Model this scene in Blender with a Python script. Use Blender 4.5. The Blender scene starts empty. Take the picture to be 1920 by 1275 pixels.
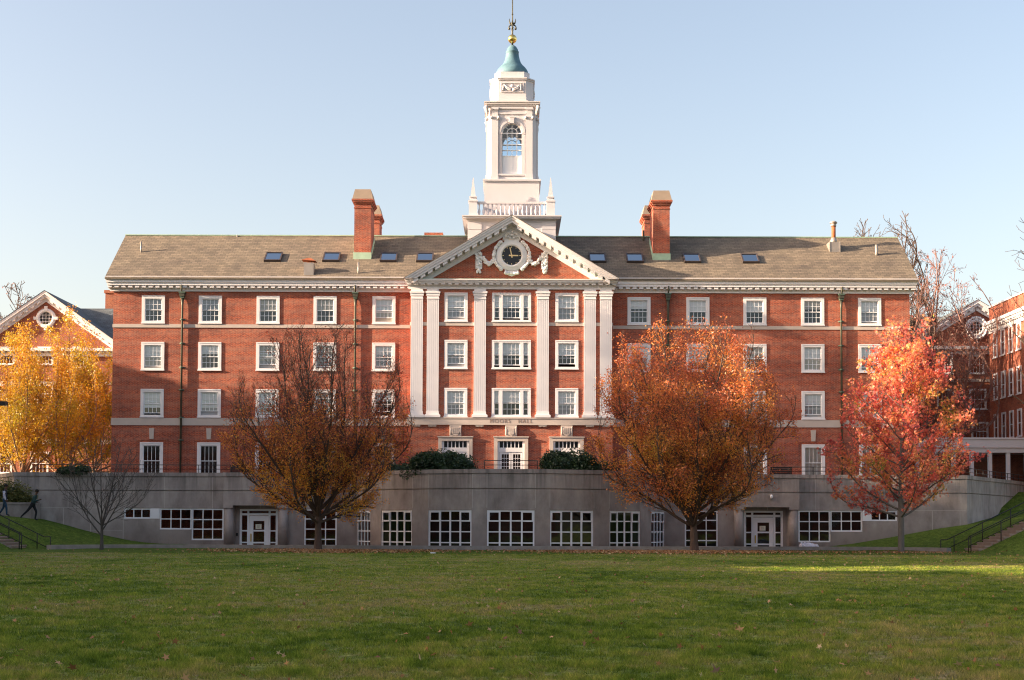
import bpy, bmesh, math, random
import numpy as np
from mathutils import Vector, Matrix, noise
R = math.radians
rnd = random.Random(7)
sc = bpy.context.scene
COL = sc.collection

# ------------------------------------------------------------------ camera
F = 2604.0; PXC = 958.0; PYC = 885.0; TILT = R(2.2); ROLL = R(0.19)
CAM = Vector((0, -93, 1.7))
cd = bpy.data.cameras.new('camera'); cam = bpy.data.objects.new('camera', cd); COL.objects.link(cam)
cd.sensor_width = 36; cd.lens = F * 36 / 1920; cd.clip_end = 3000; cd.clip_start = 0.5
cd.shift_y = (PYC - 637.5) / 1920; cd.shift_x = (960 - PXC) / 1920
CROT = (Matrix.Rotation(math.pi / 2 + TILT, 3, 'X') @ Matrix.Rotation(ROLL, 3, 'Z'))
cam.matrix_world = Matrix.Translation(CAM) @ CROT.to_4x4()
sc.camera = cam

def ray(px, py):
    return CROT @ Vector(((px - PXC) / F, -(py - PYC) / F, -1))
def P(px, py, Y):
    d = ray(px, py); return CAM + d * ((Y - CAM.y) / d.y)
def ZC(py, Y):                       # height of an image row on the centre line at depth Y
    d = ray(PXC, py); d = d * ((Y - CAM.y) / d.y); return CAM.z + d.z
def XW(dpx, Y, z=12.0):              # half width in metres of an image offset
    return dpx / F * ((Y - CAM.y) * math.cos(TILT) + (z - CAM.z) * math.sin(TILT))

# ------------------------------------------------------------------ materials
def newmat(name):
    m = bpy.data.materials.new(name); m.use_nodes = True
    nt = m.node_tree; b = nt.nodes['Principled BSDF']; return m, nt, b
def N(nt, t, **kw):
    n = nt.nodes.new('ShaderNode' + t)
    for k, v in kw.items():
        if k in n.inputs.keys(): n.inputs[k].default_value = v
        else: setattr(n, k, v)
    return n
def L(nt, a, b): nt.links.new(a, b)
def mixc(nt, fac, a, b, mode='MIX'):
    n = nt.nodes.new('ShaderNodeMix'); n.data_type = 'RGBA'; n.blend_type = mode
    for s, v in ((n.inputs[0], fac), (n.inputs[6], a), (n.inputs[7], b)):
        if hasattr(v, 'links') or hasattr(v, 'is_linked'): L(nt, v, s)
        else: s.default_value = v if not isinstance(v, tuple) else (*v[:3], 1)
    return n.outputs[2]
def math_(nt, op, a, b=None, c=None):
    n = nt.nodes.new('ShaderNodeMath'); n.operation = op
    for i, v in enumerate((a, b, c)):
        if v is None: continue
        if hasattr(v, 'is_linked'): L(nt, v, n.inputs[i])
        else: n.inputs[i].default_value = v
    return n.outputs[0]
def ramp(nt, fac, stops):
    n = nt.nodes.new('ShaderNodeValToRGB'); e = n.color_ramp.elements
    while len(e) < len(stops): e.new(0.5)
    for q, (p, c) in zip(e, stops): q.position = p; q.color = (*c, 1) if not isinstance(c, float) else (c, c, c, 1)
    L(nt, fac, n.inputs[0]); return n.outputs[0]
def noisef(nt, vec, scale, detail=3, rough=.55):
    n = N(nt, 'TexNoise', Scale=scale, Detail=detail, Roughness=rough)
    if vec is not None: L(nt, vec, n.inputs['Vector'])
    return n.outputs['Fac']
def wpos(nt): return N(nt, 'NewGeometry').outputs['Position']
def bump(nt, b, h, strength=.3, dist=.01):
    n = N(nt, 'Bump', Strength=strength, Distance=dist); L(nt, h, n.inputs['Height']); L(nt, n.outputs[0], b.inputs['Normal'])

def plain(name, col, rough=.6, metal=0, var=.12, scale=3.0, spec=.4):
    m, nt, b = newmat(name)
    f = noisef(nt, wpos(nt), scale, 4)
    c = mixc(nt, f, tuple(x * (1 - var) for x in col), tuple(min(1, x * (1 + var)) for x in col))
    L(nt, c, b.inputs['Base Color']); b.inputs['Roughness'].default_value = rough
    b.inputs['Metallic'].default_value = metal; b.inputs['Specular IOR Level'].default_value = spec
    return m

def brickmat(name, c1, c2, mortar, bw=.215, rh=.076, msize=.011):
    m, nt, b = newmat(name)
    g = N(nt, 'NewGeometry'); sp = N(nt, 'SeparateXYZ'); L(nt, g.outputs['Position'], sp.inputs[0])
    sn = N(nt, 'SeparateXYZ'); L(nt, g.outputs['True Normal'], sn.inputs[0])
    ax = math_(nt, 'GREATER_THAN', math_(nt, 'ABSOLUTE', sn.outputs[0]), .6)
    u = math_(nt, 'ADD', math_(nt, 'MULTIPLY', sp.outputs[0], math_(nt, 'SUBTRACT', 1, ax)), math_(nt, 'MULTIPLY', sp.outputs[1], ax))
    cv = N(nt, 'CombineXYZ'); L(nt, u, cv.inputs[0]); L(nt, sp.outputs[2], cv.inputs[1])
    br = N(nt, 'TexBrick', Scale=1.0); br.inputs['Mortar Size'].default_value = msize
    br.inputs['Brick Width'].default_value = bw; br.inputs['Row Height'].default_value = rh
    br.inputs['Bias'].default_value = -.15; br.inputs['Mortar Smooth'].default_value = .2
    br.inputs['Color1'].default_value = (*c1, 1); br.inputs['Color2'].default_value = (*c2, 1); br.inputs['Mortar'].default_value = (*mortar, 1)
    L(nt, cv.outputs[0], br.inputs['Vector'])
    # single odd bricks and broad weathering
    sc1 = N(nt, 'Mapping'); sc1.inputs['Scale'].default_value = (1 / .42, 1 / .14, 1); L(nt, cv.outputs[0], sc1.inputs[0])
    f1 = noisef(nt, sc1.outputs[0], 2.2, 2, .6)
    k = ramp(nt, f1, [(.34, (.78, .76, .78)), (.5, (1, 1, 1)), (.66, (1.16, 1.18, 1.12))])
    c = mixc(nt, 1.0, br.outputs['Color'], k, 'MULTIPLY')
    f2 = noisef(nt, g.outputs['Position'], .35, 4, .6)
    k2 = ramp(nt, f2, [(.32, (.66, .68, .74)), (.5, (1, 1, 1)), (.68, (1.2, 1.27, 1.22))])
    c = mixc(nt, 1.0, c, k2, 'MULTIPLY')
    L(nt, c, b.inputs['Base Color']); b.inputs['Roughness'].default_value = .85; b.inputs['Specular IOR Level'].default_value = .2
    bump(nt, b, math_(nt, 'ADD', math_(nt, 'MULTIPLY', br.outputs['Fac'], -1), math_(nt, 'MULTIPLY', f1, .2)), .4, .008)
    return m
M = {}
M['brick'] = brickmat('brick', (.46, .092, .042), (.23, .045, .031), (.34, .21, .165))
M['brick2'] = brickmat('brick_far', (.38, .085, .04), (.22, .045, .03), (.30, .19, .14))
M['white'] = plain('white_paint', (.77, .745, .76), .45, 0, .07, 1.3)
M['whitetower'] = plain('tower_paint', (.585, .565, .60), .5, 0, .07, 1.1)
M['whiteold'] = plain('weathered_white', (.56, .53, .54), .6, 0, .12, 1.2)
M['stone'] = plain('limestone', (.52, .445, .40), .8, 0, .14, 1.6)
M['frame'] = plain('frame_paint', (.86, .87, .91), .35, 0, .03, 2)
M['dark'] = plain('dark_interior', (.035, .03, .028), .9, 0, .5, .7)
M['copper'] = plain('copper_patina', (.085, .18, .235), .7, 0, .5, 1.7)
M['patina'] = plain('pale_patina', (.36, .50, .38), .7, 0, .3, 3)
M['pipegreen'] = plain('pipe_patina', (.09, .13, .10), .6, .2, .4, 3)
M['cleanwhite'] = plain('carved_white', (.86, .84, .83), .5, 0, .06, 2)
M['bronze'] = plain('downpipe_bronze', (.07, .07, .05), .5, .3, .6, 1.5)
M['gold'] = plain('gilding', (.95, .66, .22), .22, 1, .1, 3)
M['goldpaint'] = plain('gold_paint', (.85, .66, .36), .5, 0, .05, 3)
M['clock'] = plain('clock_black', (.018, .02, .028), .35, 0, .1, 3)
M['iron'] = plain('black_iron', (.012, .013, .014), .45, 0, .2, 3)
M['rust'] = plain('rusty_steel', (.36, .11, .045), .8, .1, .4, 3)
M['metal'] = plain('grey_metal', (.33, .30, .28), .5, .4, .3, 2)
M['skyframe'] = plain('skylight_frame', (.07, .055, .055), .5, .2, .3, 2)
M['blind'] = plain('white_blind', (.84, .84, .82), .8, 0, .06, .6)
M['curtain'] = plain('cream_curtain', (.52, .47, .40), .9, 0, .15, .8)
M['greyblind'] = plain('grey_blind', (.36, .36, .37), .8, 0, .1, .8)
M['bag'] = plain('white_plastic', (.72, .72, .80), .35, 0, .08, 8)
M['paper'] = plain('paper', (.75, .73, .62), .8, 0, .05, 4)
M['ink'] = plain('ink', (.10, .10, .10), .8, 0, .05, 4)
M['brass'] = plain('brass', (.55, .38, .08), .35, .8, .1, 4)
M['steps'] = plain('step_stone', (.30, .245, .215), .85, 0, .25, 2.5)
M['chcap'] = plain('chimney_cap', (.27, .215, .17), .85, 0, .2, 2)
M['engrave'] = plain('engraved_letter', (.29, .21, .17), .9, 0, .05, 2)

def glassmat(name, tint=(.9, .95, 1), refl=.10, gcol=(.8, .9, 1)):
    m = bpy.data.materials.new(name); m.use_nodes = True; nt = m.node_tree; nt.nodes.clear()
    o = N(nt, 'OutputMaterial'); t = N(nt, 'BsdfTransparent'); t.inputs[0].default_value = (*tint, 1)
    g = N(nt, 'BsdfGlossy'); g.inputs['Roughness'].default_value = .03; g.inputs[0].default_value = (*gcol, 1)
    lw = N(nt, 'LayerWeight', Blend=.25)
    f = math_(nt, 'ADD', math_(nt, 'MULTIPLY', lw.outputs['Fresnel'], .8), refl)
    bm = N(nt, 'Bump', Strength=.12, Distance=.02); L(nt, noisef(nt, wpos(nt), 1.6, 1), bm.inputs['Height']); L(nt, bm.outputs[0], g.inputs['Normal'])
    x = N(nt, 'MixShader'); L(nt, f, x.inputs[0]); L(nt, t.outputs[0], x.inputs[1]); L(nt, g.outputs[0], x.inputs[2]); L(nt, x.outputs[0], o.inputs[0])
    return m
M['glass'] = glassmat('window_glass', (.94, .96, .98), .06)
M['skyglass'] = glassmat('skylight_glass', (.2, .23, .28), .6, (.78, .88, .97))
M['darkglass'] = glassmat('basement_glass', (.8, .82, .82), .045)
M['clearglass'] = glassmat('clear_glass', (.80, .90, .97), .01)

def concmat():
    m, nt, b = newmat('board_concrete')
    p = wpos(nt); f1 = noisef(nt, p, .45, 5, .6)
    mp = N(nt, 'Mapping'); mp.inputs['Scale'].default_value = (.9, .9, .45); L(nt, p, mp.inputs[0])
    f2 = noisef(nt, mp.outputs[0], 1.3, 5, .65); f3 = noisef(nt, p, 28, 3, .6)
    c = ramp(nt, f2, [(.28, (.235, .205, .19)), (.45, (.34, .30, .28)), (.6, (.41, .365, .345)), (.75, (.49, .435, .40))])
    k = ramp(nt, f1, [(.32, (.72, .7, .72)), (.55, (1.0, 1.0, 1.0)), (.7, (1.12, 1.08, 1.04))])
    c = mixc(nt, 1.0, c, k, 'MULTIPLY')
    sp = N(nt, 'SeparateXYZ'); L(nt, p, sp.inputs[0])
    # rain streaks and algae running down from under the coping, dirt splash at the foot
    mp2 = N(nt, 'Mapping'); mp2.inputs['Scale'].default_value = (2.6, 2.6, .12); L(nt, p, mp2.inputs[0])
    st = noisef(nt, mp2.outputs[0], 1.0, 4, .7)
    top = math_(nt, 'MULTIPLY', ramp(nt, math_(nt, 'MULTIPLY', math_(nt, 'SUBTRACT', sp.outputs[2], 2.9), .5), [(0, 0.0), (1, 1.0)]), ramp(nt, st, [(.46, 0.0), (.62, 1.0)]))
    c = mixc(nt, math_(nt, 'MULTIPLY', top, .62), c, (.085, .082, .08))
    ft = math_(nt, 'MULTIPLY', ramp(nt, math_(nt, 'ADD', sp.outputs[2], math_(nt, 'MULTIPLY', f1, 2.2)), [(1.0, 1.0), (1.0, 0.0)]), 1.0)
    low = math_(nt, 'MULTIPLY', math_(nt, 'MAXIMUM', math_(nt, 'SUBTRACT', 2.2, math_(nt, 'ADD', sp.outputs[2], math_(nt, 'MULTIPLY', f1, .6))), 0), .45)
    c = mixc(nt, math_(nt, 'MINIMUM', math_(nt, 'MULTIPLY', low, ramp(nt, f2, [(.36, 0.0), (.6, 1.0)])), .72), c, (.10, .065, .055))
    c = mixc(nt, math_(nt, 'MULTIPLY', f3, .18), c, (.45, .41, .39))
    L(nt, c, b.inputs['Base Color']); b.inputs['Roughness'].default_value = .9; b.inputs['Specular IOR Level'].default_value = .15
    bump(nt, b, math_(nt, 'ADD', f3, f2), .25, .01)
    return m
M['conc'] = concmat()
M['concjoint'] = plain('joint_mortar', (.52, .48, .45), .9, 0, .2, 3)
M['kerb'] = plain('kerb_stone', (.30, .27, .26), .9, 0, .5, 2.2)

def slatemat(name, ca, cb, dark):
    m, nt, b = newmat(name)
    p = wpos(nt); sp = N(nt, 'SeparateXYZ'); L(nt, p, sp.inputs[0])
    cv = N(nt, 'CombineXYZ'); L(nt, sp.outputs[0], cv.inputs[0]); L(nt, math_(nt, 'MULTIPLY', sp.outputs[2], 1.0), cv.inputs[1])
    br = N(nt, 'TexBrick', Scale=1.0); br.inputs['Mortar Size'].default_value = .014
    br.inputs['Brick Width'].default_value = .38; br.inputs['Row Height'].default_value = .150
    br.inputs['Mortar Smooth'].default_value = .5
    br.inputs['Color1'].default_value = (*ca, 1); br.inputs['Color2'].default_value = (*cb, 1); br.inputs['Mortar'].default_value = (*dark, 1)
    L(nt, cv.outputs[0], br.inputs['Vector'])
    f = noisef(nt, p, .6, 5, .65)
    c = mixc(nt, 1.0, br.outputs['Color'], ramp(nt, f, [(.3, (.75, .74, .76)), (.65, (1.15, 1.12, 1.05))]), 'MULTIPLY')
    L(nt, c, b.inputs['Base Color']); b.inputs['Roughness'].default_value = .8; b.inputs['Specular IOR Level'].default_value = .25
    bump(nt, b, math_(nt, 'MULTIPLY', br.outputs['Fac'], -1), .6, .03)
    return m
M['slate'] = slatemat('slate_brown', (.22, .182, .142), (.15, .128, .102), (.085, .073, .062))
M['slateblue'] = slatemat('slate_blue', (.13, .15, .17), (.09, .105, .12), (.05, .055, .06))

def leafmat(name, stops, transl=.45, gain=1.0):
    """stops: leaf colours picked at random for every leaf."""
    m = bpy.data.materials.new(name); m.use_nodes = True; nt = m.node_tree; nt.nodes.clear()
    o = N(nt, 'OutputMaterial'); at = N(nt, 'Attribute', attribute_name='hue')
    col = ramp(nt, at.outputs['Fac'], stops)
    d = N(nt, 'BsdfDiffuse'); t = N(nt, 'BsdfTranslucent'); g = N(nt, 'BsdfGlossy'); g.inputs['Roughness'].default_value = .45
    L(nt, col, d.inputs[0]); L(nt, col, t.inputs[0])
    x = N(nt, 'MixShader'); x.inputs[0].default_value = transl; L(nt, d.outputs[0], x.inputs[1]); L(nt, t.outputs[0], x.inputs[2])
    y = N(nt, 'MixShader'); y.inputs[0].default_value = .05; L(nt, x.outputs[0], y.inputs[1]); L(nt, g.outputs[0], y.inputs[2])
    L(nt, y.outputs[0], o.inputs[0]); return m
def barkmat(name, a, b_):
    m, nt, b = newmat(name)
    mp = N(nt, 'Mapping'); mp.inputs['Scale'].default_value = (14, 14, 2.5); L(nt, wpos(nt), mp.inputs[0])
    f = noisef(nt, mp.outputs[0], 1, 4, .7)
    L(nt, mixc(nt, f, a, b_), b.inputs['Base Color']); b.inputs['Roughness'].default_value = .9; bump(nt, b, f, .6, .02)
    return m
M['bark'] = barkmat('bark_brown', (.045, .028, .022), (.13, .085, .065))
M['barkgrey'] = barkmat('bark_grey', (.07, .065, .06), (.20, .18, .165))
M['barkpale'] = barkmat('bark_pale', (.16, .10, .07), (.34, .24, .17))

# ------------------------------------------------------------------ mesh builder
ORG = {}
class MB:
    def __init__(s): s.v = []; s.f = []; s.mi = []; s.mats = []; s.cur = 0; s.xf = None; s.smooth = []; s.sm = False
    def mat(s, m):
        if m not in s.mats: s.mats.append(m)
        s.cur = s.mats.index(m); return s
    def add(s, vs, fs):
        o = len(s.v)
        for v in vs:
            v = Vector(v)
            if s.xf is not None: v = s.xf @ v
            s.v.append(v)
        for f in fs: s.f.append([i + o for i in f]); s.mi.append(s.cur); s.smooth.append(s.sm)
    def box(s, x0, x1, y0, y1, z0, z1):
        s.add([(x0, y0, z0), (x1, y0, z0), (x1, y1, z0), (x0, y1, z0), (x0, y0, z1), (x1, y0, z1), (x1, y1, z1), (x0, y1, z1)],
              [(0, 1, 5, 4), (1, 2, 6, 5), (2, 3, 7, 6), (3, 0, 4, 7), (4, 5, 6, 7), (3, 2, 1, 0)])
    def prism(s, poly, y0, y1):      # poly of (x,z), counter clockwise seen from -y
        n = len(poly)
        s.add([(x, y0, z) for x, z in poly] + [(x, y1, z) for x, z in poly],
              [tuple(range(n)), tuple(range(2 * n - 1, n - 1, -1))] + [((i + 1) % n, i, n + i, n + (i + 1) % n) for i in range(n)])
    def prismz(s, poly, z0, z1):     # poly of (x,y)
        n = len(poly)
        s.add([(x, y, z0) for x, y in poly] + [(x, y, z1) for x, y in poly],
              [tuple(range(n - 1, -1, -1)), tuple(range(n, 2 * n))] + [(i, (i + 1) % n, n + (i + 1) % n, n + i) for i in range(n)])
    def frustum(s, cx, cy, n, r0, r1, z0, z1, rot=0):
        a = [2 * math.pi * i / n + rot for i in range(n)]
        s.add([(cx + r0 * math.cos(t), cy + r0 * math.sin(t), z0) for t in a] + [(cx + r1 * math.cos(t), cy + r1 * math.sin(t), z1) for t in a],
              [tuple(range(n - 1, -1, -1)), tuple(range(n, 2 * n))] + [(i, (i + 1) % n, n + (i + 1) % n, n + i) for i in range(n)])
    def lathe(s, prof, cx, cy, n=24, rot=0):   # prof of (r,z) bottom to top
        vs = []; fs = []
        for r, z in prof:
            for i in range(n):
                t = 2 * math.pi * i / n + rot; vs.append((cx + r * math.cos(t), cy + r * math.sin(t), z))
        for k in range(len(prof) - 1):
            for i in range(n):
                j = (i + 1) % n; fs.append((k * n + i, k * n + j, (k + 1) * n + j, (k + 1) * n + i))
        fs.append(tuple(range(n - 1, -1, -1))); fs.append(tuple(range((len(prof) - 1) * n, len(prof) * n)))
        s.add(vs, fs)
    def ball(s, c, r, n=8, sq=(1, 1, 1)):
        vs = []; fs = []; m = max(3, n // 2 + 1)
        for k in range(1, m):
            a = math.pi * k / m
            for i in range(n):
                t = 2 * math.pi * i / n
                vs.append((c[0] + r * sq[0] * math.sin(a) * math.cos(t), c[1] + r * sq[1] * math.sin(a) * math.sin(t), c[2] + r * sq[2] * math.cos(a)))
        vs.append((c[0], c[1], c[2] + r * sq[2])); vs.append((c[0], c[1], c[2] - r * sq[2])); T = len(vs) - 2; B = len(vs) - 1
        for i in range(n):
            j = (i + 1) % n; fs.append((T, i, j)); fs.append((B, (m - 2) * n + j, (m - 2) * n + i))
            for k in range(m - 2): fs.append((k * n + i, (k + 1) * n + i, (k + 1) * n + j, k * n + j))
        s.add(vs, fs)
    def tube(s, pts, rads, n=6, cap=True):
        pts = [Vector(p) for p in pts]
        if not hasattr(rads, '__len__'): rads = [rads] * len(pts)
        vs = []; fs = []; prev = None
        for k, p in enumerate(pts):
            d = (pts[min(k + 1, len(pts) - 1)] - pts[max(k - 1, 0)])
            if d.length < 1e-9: d = Vector((0, 0, 1))
            d.normalize()
            if prev is None:
                a = d.cross(Vector((0, 1, .01)));  a = a if a.length > .1 else d.cross(Vector((1, 0, 0)))
            else: a = prev - d * prev.dot(d)
            a.normalize(); prev = a; b = d.cross(a)
            for i in range(n):
                t = 2 * math.pi * i / n; vs.append(p + (a * math.cos(t) + b * math.sin(t)) * rads[k])
        for k in range(len(pts) - 1):
            for i in range(n):
                j = (i + 1) % n; fs.append((k * n + i, k * n + j, (k + 1) * n + j, (k + 1) * n + i))
        if cap:
            fs.append(tuple(range(n - 1, -1, -1))); fs.append(tuple(range((len(pts) - 1) * n, len(pts) * n)))
        s.add(vs, fs)
    def wall(s, x0, x1, z0, z1, Y, holes, depth=.25, sign=1):
        """front wall at plane Y, rectangular holes with reveals going back."""
        xs = sorted({x0, x1, *[h[0] for h in holes], *[h[1] for h in holes]}); zs = sorted({z0, z1, *[h[2] for h in holes], *[h[3] for h in holes]})
        xs = [x for x in xs if x0 <= x <= x1]; zs = [z for z in zs if z0 <= z <= z1]
        for a, b in zip(xs, xs[1:]):
            for c, d in zip(zs, zs[1:]):
                mx, mz = (a + b) / 2, (c + d) / 2
                if any(h[0] < mx < h[1] and h[2] < mz < h[3] for h in holes): continue
                s.add([(a, Y, c), (b, Y, c), (b, Y, d), (a, Y, d)], [(0, 1, 2, 3)])
        for h in holes:
            a, b, c, d = h; y2 = Y + depth
            s.add([(a, Y, c), (b, Y, c), (b, Y, d), (a, Y, d), (a, y2, c), (b, y2, c), (b, y2, d), (a, y2, d)],
                  [(0, 4, 5, 1), (1, 5, 6, 2), (2, 6, 7, 3), (3, 7, 4, 0)])
    def build(s, name, parent=None, origin=None, label=None, mesh_only=False):
        me = bpy.data.meshes.new(name)
        po = ORG[parent.name] if parent else Vector((0, 0, 0))
        o = Vector(origin) if origin is not None else (po if parent else Vector((0, 0, 0)))
        me.from_pydata([tuple(v - o) for v in s.v], [], s.f)
        for m in s.mats: me.materials.append(M[m])
        me.polygons.foreach_set('material_index', s.mi); me.polygons.foreach_set('use_smooth', s.smooth)
        me.update()
        ob = bpy.data.objects.new(name, me); COL.objects.link(ob)
        if parent: ob.parent = parent
        ob.location = o - po; ORG[ob.name] = o
        if label: ob['label'] = label
        return ob
def B(mat, smooth=False):
    m = MB(); m.mat(mat); m.sm = smooth; return m
def empty(name, loc, label, cat, group=None):
    o = bpy.data.objects.new(name, None); COL.objects.link(o); o.location = loc; o.empty_display_size = .2
    ORG[o.name] = Vector(loc); tag(o, label, cat, group); return o
def tag(o, label=None, cat=None, group=None, kind=None):
    if label: o['label'] = label
    if cat: o['category'] = cat
    if group: o['group'] = group
    if kind: o['kind'] = kind
    return o
def dup(src, parent, loc):
    """copy of a part with its sub-parts, placed at world loc."""
    c = src.copy(); COL.objects.link(c); c.parent = parent; c.location = Vector(loc) - ORG[parent.name]; ORG[c.name] = Vector(loc)
    for ch in src.children:
        g = ch.copy(); COL.objects.link(g); g.parent = c; g.location = ch.location
    return c
EXPO = 1.76
def OCC():
    sun_block_hall('brick hall on the west side of the lawn outside the view, nearest the camera', -76, -62, -112, -60, 20, 25)
    sun_block_hall('tallest brick hall on the west side of the lawn outside the view', -76, -62, -53, -17.5, 25, 31.3)
    sun_block_hall('lower brick hall on the west side outside the view, closest to the golden trees', -76, -62, -17.3, -6, 19.5, 24.8)
    sun_block_hall('low link block outside the view between the two tall western halls', -75, -63, -59.9, -53.1, 19.5, 22.8)
    added_south_hall()
    def off(seed, x, y, z0, top, rad, n, lab, prof=None, nl=12, tilt=(8, 62), leafm='leaf_gold', kind='shade_tree', minr=.012, size=.30, cl=.9, group=None):
        hg = top - z0; pf = prof or [(hg * .15, rad * .5), (hg * .35, rad * .95), (hg * .6, rad), (hg * .85, rad * .7), (hg, rad * .3)]
        t = vase(seed, (x, y, z0), pf, min(3, hg * .15), nl, .3, {2: (.8, .15, (1.5, 3.2), (22, 46), .3, .07), 3: (.6, .12, (.7, 1.6), (25, 50), .2, .09)}, 3, tilt, .2)
        return finish(t, kind, lab, 'tree', group, 'bark', (n, size, leafm, lambda q: max(.05, 1 + cl * noise.noise(q * .3)), lambda q, r: r.random(), 'quad', .3), minr=minr)
    off(81, -42.5, -5.0, 2.4, 17.5, 3.6, 2600, 'thin golden tree on the bank just outside the left edge of the view')
    off(82, -50, -8.5, 1.5, 22.5, 3.6, 5200, 'golden tree outside the view in front of the lower western hall')
    off(83, -46, -12.35, 1.5, 34.5, 1.5, 9000, 'very tall columnar tree outside the view beside the lower western hall', prof=[(2, .8), (6, 1.2), (18, 1.35), (28, 1.1), (33, .4)], nl=16, tilt=(2, 9), kind='columnar_tree')  # added out of view, crown kept narrow to shade only the right facade
    src = off(84, -55, -22, .3, 33, 5.2, 11000, 'tall yellowing elm in the avenue outside the view before the western halls', nl=14, size=.5, cl=1.2, group='elms along the western halls outside the view', kind='avenue_tree', minr=.03)  # added out of view so weak sun filters through the leaves
    r = random.Random(2)
    for k, y in enumerate((-29, -36.5, -44, -50.5, -62.5, -70, -78, -86, -94)):
        c = src.copy(); COL.objects.link(c); c.location = (-55 + r.uniform(-1.5, 1.5), y + r.uniform(-.8, .8), .2); c.rotation_euler = (0, 0, r.uniform(0, 6.28)); s = r.uniform(.9, 1.0) if k < 4 else r.uniform(.8, .9); c.scale = (s, s, s); ORG[c.name] = c.location.copy()
        for ch in src.children:
            g = ch.copy(); COL.objects.link(g); g.parent = c
# ------------------------------------------------------------------ main hall
HALL = empty('brick_hall', (0, 5, 0), 'long red brick hall with white pediment, clock, slate roof and white bell tower', 'building')
WX = 26.8                                  # half length of the wings
PY_ = -1.4                                 # plane of the central pavilion
ZE = ZC(522.5, -.65)                       # eave
ZR = ZC(443.5, 5.0)                        # ridge
PXW = XW(190, PY_)                         # half width of pavilion
TER = 4.3                                  # terrace floor

def sash_window(parent, cx, z0, Y, w, h, casing=.20, bays=None, blind=.5, bm='blind', low=None, openz=0.0, rows=2, dead=False):
    x0, x1, z1 = cx - w / 2, cx + w / 2, z0 + h
    c = casing; ix0, ix1, iz0, iz1 = x0 + c, x1 - c, z0 + c * .85, z1 - c
    m = B('white')
    m.box(x0, x1, Y - .05, Y + .2, z1 - c, z1); m.box(x0, x1, Y - .05, Y + .2, z0, iz0)
    m.box(x0, x0 + c, Y - .05, Y + .2, iz0, z1 - c); m.box(x1 - c, x1, Y - .05, Y + .2, iz0, z1 - c)
    m.box(x0 - .03, x1 + .03, Y - .10, Y - .052, z0 - .01, z0 + .07)                       # sill nosing
    for a, b_, e, f in ((x0 + .03, x1 - .03, z1 - .07, z1 - .03), ):
        m.box(a, b_, Y - .072, Y - .052, e, f)
    bays = bays or [(ix0, ix1, 4)]
    for (a, b_, n), (a2, b2, n2) in zip(bays, bays[1:]): m.box(b_, a2, Y - .046, Y + .2, iz0, iz1)
    win = m.build('window', parent, (cx, Y, z0))
    s = B('frame'); g = B('glass')
    zm = (iz0 + iz1) / 2; t = .045; mu = .013
    for a, b_, n in bays:
        wide = b_ - a > .6
        for (lo, hi, yy) in ((zm - .02, iz1, Y + .03), (iz0 + openz, zm + .02 + openz, Y + .085)):
            s.box(a, a + t, yy, yy + .045, lo, hi); s.box(b_ - t, b_, yy, yy + .045, lo, hi)
            s.box(a + t, b_ - t, yy, yy + .045, hi - t, hi); s.box(a + t, b_ - t, yy, yy + .045, lo, lo + t)
            for k in range(1, n):
                x = a + t + (b_ - a - 2 * t) * k / n; s.box(x - mu, x + mu, yy + .008, yy + .035, lo + t, hi - t)
            for k in range(1, rows):
                z = lo + t + (hi - lo - 2 * t) * k / rows; s.box(a + t, b_ - t, yy + .01, yy + .033, z - mu, z + mu)
            g.add([(a + t, yy + .02, lo + t), (b_ - t, yy + .02, lo + t), (b_ - t, yy + .02, hi - t), (a + t, yy + .02, hi - t)], [(0, 1, 2, 3)])
    s.build('sash', win); g.build('pane', win)
    if blind > 0:
        q = MB()
        zb = iz1 - (iz1 - iz0) * blind
        q.mat(bm)
        q.add([(ix0, Y + .145, zb), (ix1, Y + .145, zb), (ix1, Y + .145, iz1), (ix0, Y + .145, iz1)], [(0, 1, 2, 3)])
        q.box(ix0 + .01, ix1 - .01, Y + .14, Y + .16, zb - .02, zb)
        if low:
            q.mat(low); q.add([(ix0, Y + .165, iz0), (ix1, Y + .165, iz0), (ix1, Y + .165, zb), (ix0, Y + .165, zb)], [(0, 1, 2, 3)])
        q.build('window_blind', win)
    return win

ROWS = [(556.5, 609.0), (643.5, 697.0), (731.5, 785.0)]
COLX = [-672.5, -565.5, -457, -350, -239.5, 239.5, 350, 457, 565.5, 672.5]
WW = 43.5 / 28
holesW = []; wins = []
for c, dpx in enumerate(COLX):
    x = XW(dpx, 0)
    for r, (a, b) in enumerate(ROWS):
        z1, z0 = ZC(a, 0), ZC(b, 0); wins.append((c, r, x, z0, z1 - z0))
        holesW.append((x - WW / 2 + .01, x + WW / 2 - .01, z0 + .01, z1 - .01))
    z1 = ZC(831.5, 0); z0 = z1 - 2.45; wins.append((c, 3, x, z0, 2.45))
    holesW.append((x - WW / 2 + .01, x + WW / 2 - .01, z0 + .01, z1 - .01))
# pavilion openings
SX = XW(104, PY_); pavH = []; pavW = []
PROWS = [(549, 604), (637.8, 692.5), (727.8, 782.5)]
SW = XW(43.5, PY_); CW = XW(73.5, PY_)
for r, (a, b) in enumerate(PROWS):
    z1, z0 = ZC(a, PY_), ZC(b, PY_)
    for x, w in ((-SX, SW), (0, CW), (SX, SW)):
        pavW.append((r, x, z0, w, z1 - z0)); pavH.append((x - w / 2 + .01, x + w / 2 - .01, z0 + .01, z1 - .01))
DZ1 = ZC(820, PY_) - .02; DWID = XW(64, PY_)
for x in (-SX, 0, SX): pavH.append((x - DWID / 2 + .1, x + DWID / 2 - .1, TER, DZ1 - .1))

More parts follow.
